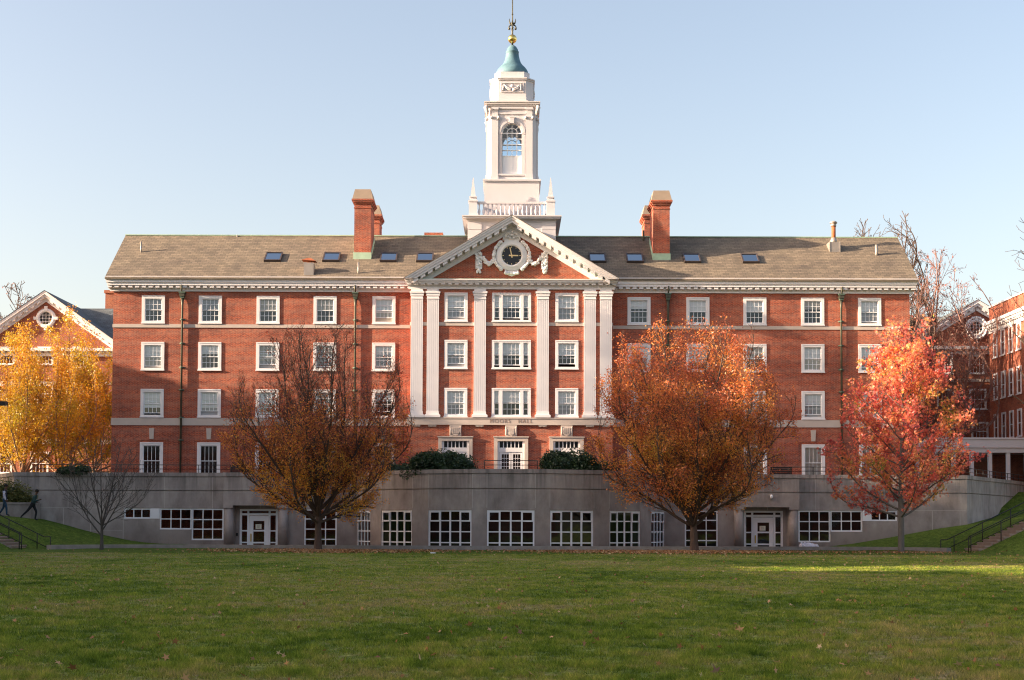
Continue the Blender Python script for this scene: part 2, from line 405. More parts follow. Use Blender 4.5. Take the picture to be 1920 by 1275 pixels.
# --- brick shell
m = B('brick')
zt = ZC(545, -.1)
m.wall(-WX, -PXW, 0, ZE - .1, 0, [h for h in holesW if h[1] < 0]); m.wall(PXW, WX, 0, ZE - .1, 0, [h for h in holesW if h[0] > 0])
zp = ZC(538, PY_)
m.wall(-PXW, PXW, 0, ZE - .2, PY_, pavH)
m.add([(-PXW, PY_, 0), (-PXW, 0, 0), (-PXW, 0, ZE - .2), (-PXW, PY_, ZE - .2)], [(3, 2, 1, 0)])
m.add([(PXW, PY_, 0), (PXW, 0, 0), (PXW, 0, ZE - .2), (PXW, PY_, ZE - .2)], [(0, 1, 2, 3)])
for sx in (-1, 1):                          # gable ends
    x = sx * WX; vs = [(x, 0, 0), (x, 10, 0), (x, 10, ZE - .1), (x, 5, ZR - .12), (x, 0, ZE - .1)]
    m.add(vs, [(0, 1, 2, 3, 4) if sx > 0 else (4, 3, 2, 1, 0)])
m.add([(-WX, 10, 0), (WX, 10, 0), (WX, 10, ZE - .1), (-WX, 10, ZE - .1)], [(3, 2, 1, 0)])
# tympanum
ZA = ZC(403.5, -2.35); EX = XW(202, -2.35, 17); ZP = ZC(522, -2.35); SL = (ZA - ZP) / EX
m.add([(-EX, PY_ - .02, ZP), (EX, PY_ - .02, ZP), (0, PY_ - .02, ZA - .3)], [(0, 1, 2)])
# chimney-like stack seen past the left end
m.build('wall', HALL)
m = B('dark')
m.add([(-WX + .1, .95, 0), (WX - .1, .95, 0), (WX - .1, .95, ZE - .3), (-WX + .1, .95, ZE - .3)], [(0, 1, 2, 3)])
m.add([(-WX + .1, 0, 0), (-WX + .1, .95, 0), (-WX + .1, .95, ZE - .3), (-WX + .1, 0, ZE - .3)], [(0, 1, 2, 3)])
m.add([(WX - .1, 0, 0), (WX - .1, .95, 0), (WX - .1, .95, ZE - .3), (WX - .1, 0, ZE - .3)], [(0, 1, 2, 3)])
for z in (4.32, ZC(790, 0), ZC(703, 0), ZC(615, 0), ZE - .3):
    m.add([(-WX + .1, .02, z), (WX - .1, .02, z), (WX - .1, .95, z), (-WX + .1, .95, z)], [(0, 1, 2, 3)])
m.build('interior_wall', HALL)

# --- windows
rr = random.Random(3)
for c, r, x, z0, h in wins:
    bl, low, op, bmn = rr.choice([.5, .5, .55, .46, .66, .36]), rr.choice([None, None, 'greyblind', 'greyblind', 'curtain']), rr.choice([0, 0, 0, .12, .16, .26]), rr.choice(['blind', 'blind', 'blind', 'curtain'])
    if (c, r) in ((0, 0), (1, 0)): bl, bmn, low, op = .48, 'greyblind', None, 0
    if r == 3:
        if c < 5: bl, low, op = 0, None, 0
        else: bl, low, bmn = 1.0, None, 'curtain'
    if (c, r) in ((5, 0), (6, 0), (7, 0)): low = None
    sash_window(HALL, x, z0, 0, WW, h, .205, None, bl, bmn, low, op if r < 3 else 0, 2 if r < 3 else 1)
for r, x, z0, w, h in pavW:
    bl, low, op = rr.choice([.5, .5, .58]), rr.choice([None, 'greyblind', 'greyblind']), rr.choice([0, .14, .2])
    bays = None
    if x == 0:
        a = XW(16.5, PY_); b1, b2 = XW(22.5, PY_), XW(32, PY_); low = None
        bays = [(-b2, -b1, 1), (-a, a, 4), (b1, b2, 1)]; bl = .45
    sash_window(HALL, x, z0, PY_, w, h, .20 if x else .165, bays, bl, 'blind', low, op)

# --- stone: belts, keystones, brackets
m = B('stone')
z1, z0 = ZC(609.6, -.1), ZC(616.0, -.1)
m.box(-WX - .03, -PXW, -.05, .3, z0, z1); m.box(PXW, WX + .03, -.05, .3, z0, z1)
z1p, z0p = ZC(604.6, PY_), ZC(611, PY_)
m.box(-PXW - .02, PXW + .02, PY_ - .045, PY_ + .3, z0p, z1p)
z1, z0 = ZC(785.8, -.1), ZC(799.4, -.1)
m.box(-WX - .04, -PXW, -.06, .3, z0, z1); m.box(PXW, WX + .04, -.06, .3, z0, z1)
BZ1, BZ0 = ZC(783.2, PY_), ZC(797, PY_)
m.box(-PXW - .16, PXW + .16, PY_ - .16, PY_ + .3, BZ0, BZ1); m.box(-PXW - .2, PXW + .2, PY_ - .2, PY_ - .162, BZ1 - .08, BZ1)
m.build('stone_belt', HALL)
for c, dpx in enumerate(COLX):
    x = XW(dpx, 0); z1, z0 = ZC(805, 0), ZC(825.5, 0)
    m = B('stone'); m.prism([(x - .13, z0), (x + .13, z0), (x + .17, z1), (x - .17, z1)], -.09, .1); m.build('keystone', HALL, (x, 0, z0))
    m = B('brick'); m.box(x - 1.08, x + 1.08, -.045, .05, z0 - .1, z0 - .005); m.box(x - 1.08, x - .98, -.04, .05, TER, z0 - .102); m.box(x + .98, x + 1.08, -.04, .05, TER, z0 - .102)
    m.build('brick_label_mould', HALL, (x, 0, TER))
PX6 = [-177.3, -147.3, -59, 59, 147.3, 177.3]; PWD = XW(22.3, PY_)
PT = ZC(540.3, PY_); PB = ZC(783, PY_)
for dpx in PX6:
    x = XW(dpx, PY_)
    m = B('white'); hw = PWD / 2; y0 = PY_ - .13
    zc1, zc0 = ZC(547, PY_), ZC(555.5, PY_)
    m.box(x - hw, x + hw, y0, PY_ + .1, zc1, PT)                              # block above capital
    m.box(x - hw - .09, x + hw + .09, y0 - .09, PY_ + .1, zc1 - .13, zc1); m.box(x - hw - .045, x + hw + .045, y0 - .045, PY_ + .1, zc0, zc1 - .13)
    zn = ZC(560, PY_); m.box(x - hw, x + hw, y0 - .01, PY_ + .1, zn, zc0)
    m.box(x - hw - .02, x + hw + .02, y0 - .03, PY_ + .1, zn - .05, zn)
    zb = ZC(772, PY_)
    nf = 6; e = .055; m.box(x - hw, x + hw, y0 + .016, PY_ + .1, zb, zn - .05)  # fluted shaft: arrises on a recessed slab
    for k in range(nf + 1):
        fx = x - hw + e / 2 + (PWD - e) * k / nf; m.box(fx - e / 2 + (.004 if k == 0 else 0), fx + e / 2 - (.004 if k == nf else 0), y0, y0 + .015, zb, zn - .05)
    zq = ZC(777.5, PY_); m.box(x - hw - .03, x + hw + .03, y0 - .03, PY_ + .1, zq, zb); m.box(x - hw - .09, x + hw + .09, y0 - .08, PY_ + .1, PB + .16, zq)
    m.box(x - hw - .13, x + hw + .13, y0 - .11, PY_ + .1, PB, PB + .16)
    m.build('pilaster', HALL, (x, PY_, PB))
    m = B('stone'); zb0 = ZC(800.5, PY_)
    m.box(x - .27, x + .27, PY_ - .14, PY_ + .1, BZ0 - .05, BZ0)
    for k in range(6): m.box(x - .25 + k * .088, x - .25 + k * .088 + .055, PY_ - .12, PY_ + .1, zb0, BZ0 - .05)
    m.build('bracket', HALL, (x, PY_, zb0))

# --- cornices
def cornice(m, x0, x1, Y, z, gutter=True, cap=.15):
    """z: dict of levels"""
    m.mat('white')
    m.box(x0, x1, Y - .62, Y + .2, z[1], z[0]); m.box(x0 + .05, x1 - .05, Y - .54, Y + .2, z[2], z[1])
    m.box(x0 + .10, x1 - .10, Y - .47, Y + .2, z[3], z[2])
    m.box(x0 + .12, x1 - .12, Y - .20, Y + .2, z[4], z[3])                     # bed behind the dentils
    n = int((x1 - x0 - .3) / .46)
    for k in range(n + 1):
        x = x0 + .14 + (x1 - x0 - .54) * k / n; m.box(x, x + .27, Y - .42, Y - .202, z[4] + .03, z[3] - .002)
    m.box(x0 + .2, x1 - .2, Y - .11, Y + .2, z[5], z[4]); m.box(x0 + .18, x1 - .18, Y - .14, Y - .112, z[4] - .06, z[4])
zl = [ZC(q, -.5) for q in (523.5, 526.5, 531.5, 536.5, 541.5, 546.5)]
m = B('white')
cornice(m, -WX - .42, -PXW + .1, 0, zl); m.build('cornice', HALL)
m = B('white'); cornice(m, PXW - .1, WX + .42, 0, zl); m.build('cornice', HALL)
m = B('whiteold')   # built-in gutter behind the cornice lip
m.box(-WX - .40, -EX + .35, -.60, .1, zl[0], zl[0] + .12); m.build('gutter', HALL); m = B('whiteold'); m.box(EX - .35, WX + .40, -.60, .1, zl[0], zl[0] + .12)
m.build('gutter', HALL)
zl2 = [ZC(q, PY_ - .5) for q in (523.8, 525.5, 528.3, 530.2, 534.0, 540.4)]
m = B('white'); cornice(m, -EX + .02, EX - .02, PY_, zl2); m.box(-PXW - .02, PXW + .02, PY_ - .105, PY_ + .2, PT - .001, zl2[5] + .01)
m.build('pediment_cornice', HALL)
m = B('patina'); m.box(-EX + .6, EX - .6, PY_ - .6, PY_ - .01, zl2[0], zl2[0] + .025); m.box(-XW(165, PY_), XW(165, PY_), PY_ - .10, PY_ - .01, zl2[0] + .025, zl2[0] + .11)
m.build('flashing', HALL)
m = B('white')
def rake(a, b, ya, yb):
    for s in (-1, 1):
        xa, xb = (ZA - a - ZP) / SL, (ZA - b - ZP) / SL
        pl = [(s * xa, ZP), (0, ZA - a), (0, ZA - b), (s * xb, ZP)]
        if s > 0: pl = pl[::-1]
        m.prism(pl[::-1], ya, yb)
rake(0, .10, -2.41, PY_ + .3); rake(.10, .26, -2.33, PY_ + .3); rake(.26, .44, -2.25, PY_ + .3)
rake(.44, .66, PY_ - .20, PY_ + .3); rake(.66, .93, PY_ - .12, PY_ + .25)
for s in (-1, 1):
    n = 13
    for k in range(n):
        x = .35 + k * .485; zz = lambda q: ZA - .44 - SL * q
        pl = [(s * x, zz(x) - .19), (s * (x + .30), zz(x + .30) - .19), (s * (x + .30), zz(x + .30) - .003), (s * x, zz(x) - .003)]
        if s < 0: pl = pl[::-1]
        m.prism(pl, -2.18, PY_ - .202)
m.build('raking_cornice', HALL)

# --- roof
m = B('slate')
Rx = WX + .42; ov = .66; bk = 10.66; ze2 = ZE - .02; sl = (ZR - ZE) / (5 + ov)
def rz(y): return ZE + (y + ov) * sl if y <= 5 else ZR - (y - 5) * sl
RR = XW(724, 5.0, 22)
m.add([(-Rx, -ov, ZE), (Rx, -ov, ZE), (RR, 5, ZR), (-RR, 5, ZR), (-Rx, bk, ZE), (Rx, bk, ZE)], [(0, 1, 2, 3), (5, 4, 3, 2)])
m.add([(-Rx, -ov, ZE - .1), (Rx, -ov, ZE - .1), (RR, 5, ZR - .1), (-RR, 5, ZR - .1), (-Rx, bk, ZE - .1), (Rx, bk, ZE - .1)], [(3, 2, 1, 0), (2, 3, 4, 5)])
for a, b_ in (((-Rx, -ov, ZE), (Rx, -ov, ZE)), ((Rx, -ov, ZE), (RR, 5, ZR)), ((-RR, 5, ZR), (-Rx, -ov, ZE)), ((RR, 5, ZR), (Rx, bk, ZE)), ((-Rx, bk, ZE), (-RR, 5, ZR))):
    m.add([a, b_, (b_[0], b_[1], b_[2] - .1), (a[0], a[1], a[2] - .1)], [(3, 2, 1, 0)])
# cross gable over the pavilion
yb = 5.0
m.add([(-EX - .02, -2.43, ZP + .02), (0, -2.43, ZA + .03), (0, yb, ZA + .03), (-EX - .02, yb, ZP + .02)], [(0, 1, 2, 3)])
m.add([(EX + .02, -2.43, ZP + .02), (0, -2.43, ZA + .03), (0, yb, ZA + .03), (EX + .02, yb, ZP + .02)], [(3, 2, 1, 0)])
m.add([(-EX - .02, -2.43, ZP + .02), (0, -2.43, ZA + .03), (EX + .02, -2.43, ZP + .02), (EX + .02, -2.43, ZP - .02), (0, -2.43, ZA - .01), (-EX - .02, -2.43, ZP - .02)], [(0, 5, 4, 1), (1, 4, 3, 2)])
roof = m.build('roof', HALL)
m = B('patina'); m.box(-RR, RR, 4.9, 5.1, ZR - .02, ZR + .05); m.build('ridge_cap', roof)

def onroof(px, py):
    d = ray(px, py); n = Vector((0, -sl, 1)); p0 = Vector((0, -ov, ZE))
    return CAM + d * ((p0 - CAM).dot(n) / d.dot(n))
# skylights
th = math.atan(sl)
for px in (513, 622, 729, 797, 1120, 1190, 1297, 1406):
    c = onroof(px, 485 + (px - 958) * .0033); X = Matrix.Translation(c) @ Matrix.Rotation(th, 4, 'X')
    m = B('skyframe'); m.xf = X; w, h = .58, .66
    for a in ((-w, w, -h, -h + .09), (-w, w, h - .09, h), (-w, -w + .09, -h + .09, h - .09), (w - .09, w, -h + .09, h - .09)):
        m.box(a[0], a[1], a[2], a[3], -.05, .16)
    k = m.build('skylight', HALL, c)
    m = B('skyglass'); m.xf = X; m.add([(-w + .09, -h + .09, .12), (w - .09, -h + .09, .12), (w - .09, h - .09, .12), (-w + .09, h - .09, .12)], [(0, 1, 2, 3)])
    m.mat('dark'); m.add([(-w + .09, -h + .09, .01), (w - .09, -h + .09, .01), (w - .09, h - .09, .01), (-w + .09, h - .09, .01)], [(0, 1, 2, 3)]); m.build('pane', k)
# chimneys
def chimney(dpx, wpx, pytop, Y, depth, flash=True):
    x0, x1 = XW(dpx, Y, 20), XW(dpx + wpx, Y, 20); zt = ZC(pytop, Y); zb = rz(min(Y, 10 - Y)) - 1.0
    m = B('brick'); y1 = Y + depth
    m.box(x0, x1, Y, y1, zb, zt - 1.32)
    for k, (e, a, b_) in enumerate(((.03, 1.32, 1.25), (.0, 1.25, 1.02), (.07, 1.02, .92), (.13, .92, .82), (.18, .82, .70))):
        m.box(x0 - e, x1 + e, Y - e, y1 + e, zt - a, zt - b_)
    c = m.build('chimney', HALL, ((x0 + x1) / 2, Y, zb))
    m = B('chcap'); e, i = .14, .0
    m.add([(x0 - e, Y - e, zt - .70), (x1 + e, Y - e, zt - .70), (x1 + e, y1 + e, zt - .70), (x0 - e, y1 + e, zt - .70), (x0 + .03, Y + .03, zt), (x1 - .03, Y + .03, zt), (x1 - .03, y1 - .03, zt), (x0 + .03, y1 - .03, zt)],
          [(0, 1, 5, 4), (1, 2, 6, 5), (2, 3, 7, 6), (3, 0, 4, 7), (4, 5, 6, 7)])
    m.build('cap', c)
    if flash:
        m = B('patina'); zz = rz(Y); m.box(x0 - .05, x1 + .05, Y - .06, Y + .12, zz - .1, zz + .42)
        for sx, xx in ((-1, x0), (1, x1)):
            a, b_ = (xx - .05, xx + .02) if sx < 0 else (xx - .02, xx + .05)
            yy = min(y1, 5)
            pl = [(a, Y + .12), (b_, Y + .12), (b_, yy), (a, yy)]
            vs = [(q[0], q[1], rz(q[1]) - .1) for q in pl] + [(q[0], q[1], rz(q[1]) + .32) for q in pl]
            m.add(vs, [(0, 1, 5, 4), (1, 2, 6, 5), (2, 3, 7, 6), (3, 0, 4, 7), (4, 5, 6, 7)])
        m.build('flashing', c)
cy = onroof(680, 485).y
chimney(-295.5, 31, 355.5, cy, 2.3); chimney(265.5, 31, 356, cy, 2.3)
chimney(-275, 26.5, 385.5, 7.6, 1.9, False); chimney(249, 26, 384, 7.6, 1.9, False)
m = B('brick'); x0, x1 = XW(-164, 6, 22), XW(-129, 6, 22); m.box(x0, x1, 6, 6.8, ZR - 2, ZC(436.5, 6)); m.build('chimney', HALL, ((x0 + x1) / 2, 6, ZR - 2))
m = B('brick'); m.box(13, 26, 10.03, 23, 3, 17.2); m.build('rear_wing', HALL, (19.5, 16, 3))  # unseen wing added to shade the lower part of the right brick wing
m = B('slate'); m.add([(12.6, 10.9, 17.2), (26.4, 10.9, 17.2), (26.4, 23.4, 17.2), (12.6, 23.4, 17.2), (19.5, 10.9, 19.8), (19.5, 22, 19.8)], [(0, 1, 4), (1, 2, 5, 4), (2, 3, 5), (3, 0, 4, 5), (3, 2, 1, 0)]); m.build('rear_roof', HALL, (19.5, 16, 17))
# vents and pipes on the roof
def pipe(px, pyb, pyt, r, mat, capr=0):
    c = onroof(px, pyb); zt = ZC(pyt - (px - 958) * .0033, c.y)
    m = B(mat, True); m.tube([c - Vector((0, 0, .3)), (c.x, c.y, zt)], r, 8)
    m.build('vent_pipe', HALL, c); return c, zt
pipe(264.5, 472.5, 453, .06, 'metal'); pipe(672, 512, 492, .06, 'metal'); pipe(1206.5, 451, 432, .07, 'bronze'); pipe(1643.5, 478, 459, .10, 'metal'); pipe(445, 0 + 443.6, 441, .05, 'metal')
c = onroof(580, 511); m = B('metal'); w = .33; m.box(c.x - w, c.x + w, c.y - w, c.y + w, c.z - .5, c.z + .62)
m.mat('rust'); m.box(c.x - .14, c.x + .14, c.y - .14, c.y + .14, c.z + .62, c.z + .78)
m.add([(c.x - .48, c.y - .4, c.z + .80), (c.x + .48, c.y - .4, c.z + .72), (c.x + .48, c.y + .4, c.z + .72), (c.x - .48, c.y + .4, c.z + .80), (c.x - .1, c.y, c.z + 1.0), (c.x + .1, c.y, c.z + .98)],
      [(0, 1, 5, 4), (2, 3, 4, 5), (1, 2, 5), (3, 0, 4), (3, 2, 1, 0)])
m.build('roof_vent', HALL, c)
c = onroof(1565, 471); m = B('metal'); w = .33; m.box(c.x - w, c.x + w, c.y - .1, c.y + .8, c.z - .4, c.z + .62); m.box(c.x - w - .05, c.x - w, c.y - .12, c.y + .8, c.z - .1, c.z + .66); m.box(c.x + w, c.x + w + .05, c.y - .12, c.y + .8, c.z - .1, c.z + .66)
m.mat('rust').sm = True; zt = ZC(411, c.y) - .0; m.tube([(c.x, c.y + .3, c.z + .6), (c.x, c.y + .3, zt - .35)], .15, 12); m.mat('metal')
m.tube([(c.x, c.y + .3, c.z + .6), (c.x, c.y + .3, c.z + .8), (c.x, c.y + .3, c.z + 1.0)], [.24, .24, .16], 12)
m.tube([(c.x, c.y + .3, zt - .38), (c.x, c.y + .3, zt - .18)], .19, 12); m.tube([(c.x, c.y + .3, zt - .16), (c.x, c.y + .3, zt - .08), (c.x, c.y + .3, zt)], [.26, .26, .14], 12)
m.build('flue', HALL, c)
# downpipes
for dpx in (-618, -293, 294, 619):
    x = XW(dpx, -.1); zt = ZC(546, -.2); m = B('bronze', True)
    m.tube([(x, -.5, ZC(536, -.4)), (x, -.42, zt), (x, -.2, zt - .25)], .055, 8)
    m.sm = False; zh = ZC(550, -.2); m.box(x - .17, x + .17, -.36, -.03, zh - .28, zh)
    m.mat('pipegreen'); m.box(x - .21, x + .21, -.40, -.02, zh - .06, zh + .02); m.box(x - .13, x + .13, -.30, -.04, zh - .40, zh - .28); m.mat('bronze').sm = True
    m.tube([(x, -.16, zh - .38), (x, -.14, zh - .9), (x, -.14, TER)], [.12, .07, .07], 8)
    m.mat('pipegreen')
    for q in (600, 645, 690, 732, 784, 826): m.tube([(x, -.14, ZC(q, 0)), (x, -.14, ZC(q, 0) - .09)], .105, 8); m.box(x - .17, x + .17, -.06, .02, ZC(q, 0) - .09, ZC(q, 0))
    m.build('downpipe', HALL, (x, 0, TER))

# --- pavilion doors with stone surrounds
for x in (-SX, 0, SX):
    m = B('stone'); w = DWID / 2; t = .24
    m.box(x - w, x + w, PY_ - .16, PY_ + .3, DZ1 - t, DZ1); m.box(x - w - .05, x + w + .05, PY_ - .22, PY_ + .1, DZ1, DZ1 + .07)
    m.box(x - w, x - w + t, PY_ - .16, PY_ + .3, TER, DZ1 - t); m.box(x + w - t, x + w, PY_ - .16, PY_ + .3, TER, DZ1 - t)
    zc0 = DZ1 + .07; zc1 = ZC(797.5, PY_); hw = XW(11, PY_); sd = m.build('door_surround', HALL, (x, PY_, TER))
    m = B('stone')
    m.box(x - hw, x + hw, PY_ - .16, PY_ + .1, zc0, zc1 - .005)
    sh = [(-.25, .78), (.25, .78), (.25, .35), (.14, .14), (0, .04), (-.14, .14), (-.25, .35)]; hgt = (zc1 - zc0)
    m.prism([(x + a * 1.1, zc0 + b_ * hgt) for a, b_ in sh][::-1], PY_ - .22, PY_ - .162)
    if x == 0:
        for k in range(5): m.prism([(x - .22 + k * .09, zc0 + .62 * hgt), (x - .16 + k * .09, zc0 + .68 * hgt), (x + .0 + k * .05, zc0 + .22 * hgt), (x - .05 + k * .05, zc0 + .2 * hgt)][::-1], PY_ - .24, PY_ - .222)
    else:
        for k in (-.18, -.06, .06, .18): m.box(x + k - .03, x + k + .03, PY_ - .25, PY_ - .222, zc0 + .25 * hgt, zc0 + .75 * hgt)
    for s in (-1, 1): m.tube([(x + s * hw * .86, PY_ - .17, zc0 + .1), (x + s * hw * .80, PY_ - .2, zc0 + .4), (x + s * hw * .88, PY_ - .17, zc1 - .1)], [.05, .06, .04], 6)
    m.build('carved_shield', sd)
    ix = w - t; y0 = PY_ - .06
    m = B('white'); zb = ZC(843, PY_); zt0 = ZC(839.5, PY_); zt1 = ZC(827, PY_)
    m.box(x - ix, x + ix, y0, PY_ + .1, zt1, DZ1 - t); m.box(x - ix, x + ix, y0, PY_ + .1, zb - .16, zt0)
    m.box(x - ix, x - ix + .14, y0, PY_ + .1, TER, zb - .16); m.box(x + ix - .14, x + ix, y0, PY_ + .1, TER, zb - .16)
    a = ix - .14
    m.box(x - ix, x - a, y0, PY_ + .1, zt0, zt1); m.box(x + a, x + ix, y0, PY_ + .1, zt0, zt1)
    for k in range(1, 6): xx = x - a + 2 * a * k / 6; m.box(xx - .03, xx + .03, y0 + .02, PY_ + .08, zt0, zt1)
    fr = m.build('door_frame', HALL, (x, PY_, TER))
    m = B('glass'); m.add([(x - a, PY_ + .04, zt0), (x + a, PY_ + .04, zt0), (x + a, PY_ + .04, zt1), (x - a, PY_ + .04, zt1)], [(0, 1, 2, 3)]); m.build('transom_pane', fr)
    for s in (-1, 1):
        x0, x1 = (x - a + .01, x - .01) if s < 0 else (x + .01, x + a - .01); zd1 = zb - .17
        m = B('white'); g = .13; m.box(x0, x0 + g, y0 + .04, y0 + .1, TER, zd1); m.box(x1 - g, x1, y0 + .04, y0 + .1, TER, zd1)
        m.box(x0 + g, x1 - g, y0 + .04, y0 + .1, zd1 - .14, zd1); m.box(x0 + g, x1 - g, y0 + .04, y0 + .1, TER, TER + .75)
        for k in range(1, 3): xx = x0 + g + (x1 - x0 - 2 * g) * k / 3; m.box(xx - .015, xx + .015, y0 + .05, y0 + .09, TER + .75, zd1 - .14)
        for k in range(1, 5): zz = TER + .75 + (zd1 - .14 - TER - .75) * k / 5; m.box(x0 + g, x1 - g, y0 + .052, y0 + .088, zz - .015, zz + .015)
        d = m.build('door', HALL, ((x0 + x1) / 2, PY_, TER))
        m = B('glass'); m.add([(x0 + g, y0 + .07, TER + .75), (x1 - g, y0 + .07, TER + .75), (x1 - g, y0 + .07, zd1 - .14), (x0 + g, y0 + .07, zd1 - .14)], [(0, 1, 2, 3)]); m.build('pane', d)

# --- engraved name on the belt
def text_mesh(body, size, mat, depth=.012, font=None, sp=1.0):
    cu = bpy.data.curves.new('t', 'FONT'); cu.body = body; cu.size = size; cu.extrude = depth; cu.align_x = 'CENTER'; cu.space_character = sp; cu.resolution_u = 3
    ob = bpy.data.objects.new('t', cu); COL.objects.link(ob)
    dg = bpy.context.evaluated_depsgraph_get(); me = bpy.data.meshes.new_from_object(ob.evaluated_get(dg))
    vs = [Vector((v.co.x, 0 - v.co.z, v.co.y)) for v in me.vertices]; fs = [tuple(p.vertices) for p in me.polygons]
    bpy.data.objects.remove(ob); bpy.data.curves.remove(cu); bpy.data.meshes.remove(me)
    return vs, fs
vs, fs = text_mesh('MOORS   HALL', .36, 'engrave', .008, sp=1.35)
m = B('engrave'); ztx = ZC(793.0, PY_ - .16)
xs = [v.x for v in vs]; wd = max(xs) - min(xs); k = XW(79, PY_) / wd
m.add([(v.x * k, PY_ - .165 + v.y, ztx + v.z) for v in vs], fs); m.build('inscription', HALL, (0, PY_ - .16, ztx))

# --- clock
cz = ZC(479.3, PY_ - .1); Yc = PY_ - .02; rd = XW(18.2, PY_, 18)
X = Matrix.Translation((0, Yc, cz)) @ Matrix.Rotation(math.pi / 2, 4, 'X')      # local z points to -y (towards the viewer)
m = B('cleanwhite', True); m.xf = X
m.lathe([(rd * 1.62, 0), (rd * 1.62, .10), (rd * 1.50, .16), (rd * 1.34, .14), (rd * 1.26, .20), (rd * 1.10, .22), (rd * 1.0, .16), (rd * .99, .05)], 0, 0, 40)
def blob(x, z, r, y=-.14): m.ball((x, z, -y), r, 7, (1, 1, .7))
g2 = random.Random(4)
# side leaf bands of the cartouche
for s in (-1, 1):
    for k in range(26):
        a = R(-52 + 104 * k / 25); rr_ = rd * (1.62 + .17 * math.cos(a))
        for q in range(2): blob(s * math.cos(a) * (rr_ + q * .06), math.sin(a) * rr_ + g2.uniform(-.03, .03), g2.uniform(.07, .12), -.12 - g2.uniform(0, .1))
    for a0 in (50, -52):    # scroll ends
        a = R(a0); m.ball((s * math.cos(a) * rd * 1.78, math.sin(a) * rd * 1.78, .12), .15, 8, (1, 1, .8))
    # swag garland
    p0 = Vector((s * rd * 1.75, -.22)); p1 = Vector((s * XW(54, PY_, 18), -.16))
    for k in range(24):
        t = k / 23; x = p0.x + (p1.x - p0.x) * t; z = p0.y + (p1.y - p0.y) * t - .36 * math.sin(math.pi * t)
        for q in range(3): blob(x + g2.uniform(-.05, .05), z + g2.uniform(-.11, .11), g2.uniform(.06, .10), -.08 - g2.uniform(0, .1))
    xd = s * XW(61.5, PY_, 18)
    for k in range(20):
        z = .20 - 1.32 * k / 19; w = .24 if z > -.1 else .20 - .10 * max(0, (-.7 - z) / .5)
        for q in range(4): blob(xd + g2.uniform(-w, w) * .85, z + g2.uniform(-.03, .03), g2.uniform(.055, .095), -.05 - g2.uniform(0, .1))
    m.sm = False; m.box(xd - .22, xd + .22, -.9, .2, 0, .08); m.sm = True
# top crest and bottom pendant
for s in (-1, 1):
    pts = []; 
    for k in range(14):
        a = R(200 - k * 32); q = .20 * (1 - k / 17); pts.append((s * (.27 + .0) + s * q * math.cos(a), rd * 1.62 + .26 + q * math.sin(a), .14))
    m.tube(pts, .055, 6)
    m.tube([(s * .05, rd * 1.6 + .5, .12), (s * .3, rd * 1.6 + .46, .12), (s * .50, rd * 1.6 + .2, .10), (s * .56, rd * 1.6 - .02, .08)], [.10, .10, .08, .06], 7)
    m.tube([(s * .1, -rd * 1.62 - .1, .12), (s * .32, -rd * 1.62 - .16, .12), (s * .43, -rd * 1.55, .12)], [.12, .10, .06], 7); m.ball((s * .40, -rd * 1.62 - .12, .12), .12, 8)
m.sm = False; m.prismz([(-.5, rd * 1.4), (.5, rd * 1.4), (.46, rd * 1.6 + .3), (.2, rd * 1.6 + .46), (-.2, rd * 1.6 + .46), (-.46, rd * 1.6 + .3)], 0, .07)
m.prismz([(.36, -rd * 1.4), (-.36, -rd * 1.4), (-.3, -rd * 1.62 - .22), (0, -rd * 1.62 - .34), (.3, -rd * 1.62 - .22)], 0, .09); m.sm = True
m.ball((0, rd * 1.6 + .52, .14), .12, 8); m.ball((0, rd * 1.6 + .32, .16), .10, 8); m.ball((0, -rd * 1.62 - .14, .14), .16, 8, (1.2, .8, .6))
for s in (-1, 1): m.ball((s * .13, rd * 1.6 + .14, .15), .09, 7)
CL = m.build('clock', HALL, (0, Yc, cz))
m = B('clock'); m.xf = X; m.frustum(0, 0, 48, rd, rd, 0, .12); m.build('dial', CL)
m = B('goldpaint'); m.xf = X
for k in range(12):
    a = R(90 - 30 * k); c_, s_ = math.cos(a), math.sin(a); o = m.xf; m.xf = X @ Matrix.Rotation(a, 4, 'Z')
    if k % 3 == 0: m.box(rd * .80, rd * .95, -.02, .02, .12, .135)
    else: m.box(rd * .86, rd * .94, -.028, .028, .12, .135)
m.xf = X; m.build('hour_marks', CL)
for nm, ang, ln, w, tail in (('minute_hand', 102, .86, .034, .16), ('hour_hand', -1, .68, .042, .22)):
    m = B('goldpaint'); m.xf = X @ Matrix.Rotation(R(ang), 4, 'Z'); zo = .15 if nm[0] == 'm' else .137
    m.box(-rd * tail, rd * ln, -w, w, zo, zo + .012); m.frustum(-rd * tail, 0, 10, .05, .05, zo, zo + .011); m.frustum(0, 0, 12, .07, .07, zo - .001, zo + .014); m.build(nm, CL)

# ------------------------------------------------------------------ tower
yT = 3.2; yf = 1.3
TY = [(84, 3.2), (131, 3.1), (134, 1.95), (146, 1.7), (188, 1.6), (190.5, 1.35), (336, 1.3), (341, 1.2), (380, .7), (405, .15), (412, .2), (445, .3)]
def zq(py):
    if py <= 84: return ZC(py, 3.2)
    for (a, va), (b, vb) in zip(TY, TY[1:]):
        if py <= b: return ZC(py, va + (vb - va) * (py - a) / (b - a))
    return ZC(py, .3)
def sq(m, hw, z0, z1): m.box(-hw, hw, yT - hw, yT + hw, z0, z1)
def oct_(m, hw, ch, z0, z1):
    a = hw - ch; m.prismz([(-a, yT - hw), (a, yT - hw), (hw, yT - a), (hw, yT + a), (a, yT + hw), (-a, yT + hw), (-hw, yT + a), (-hw, yT - a)], z0, z1)
px2 = lambda d: XW(d, yf, 24)
m = B('whitetower')
hb = px2(81); zb0 = ZR - 3; zb1 = zq(424)
sq(m, hb - .04, zb0, zq(412))
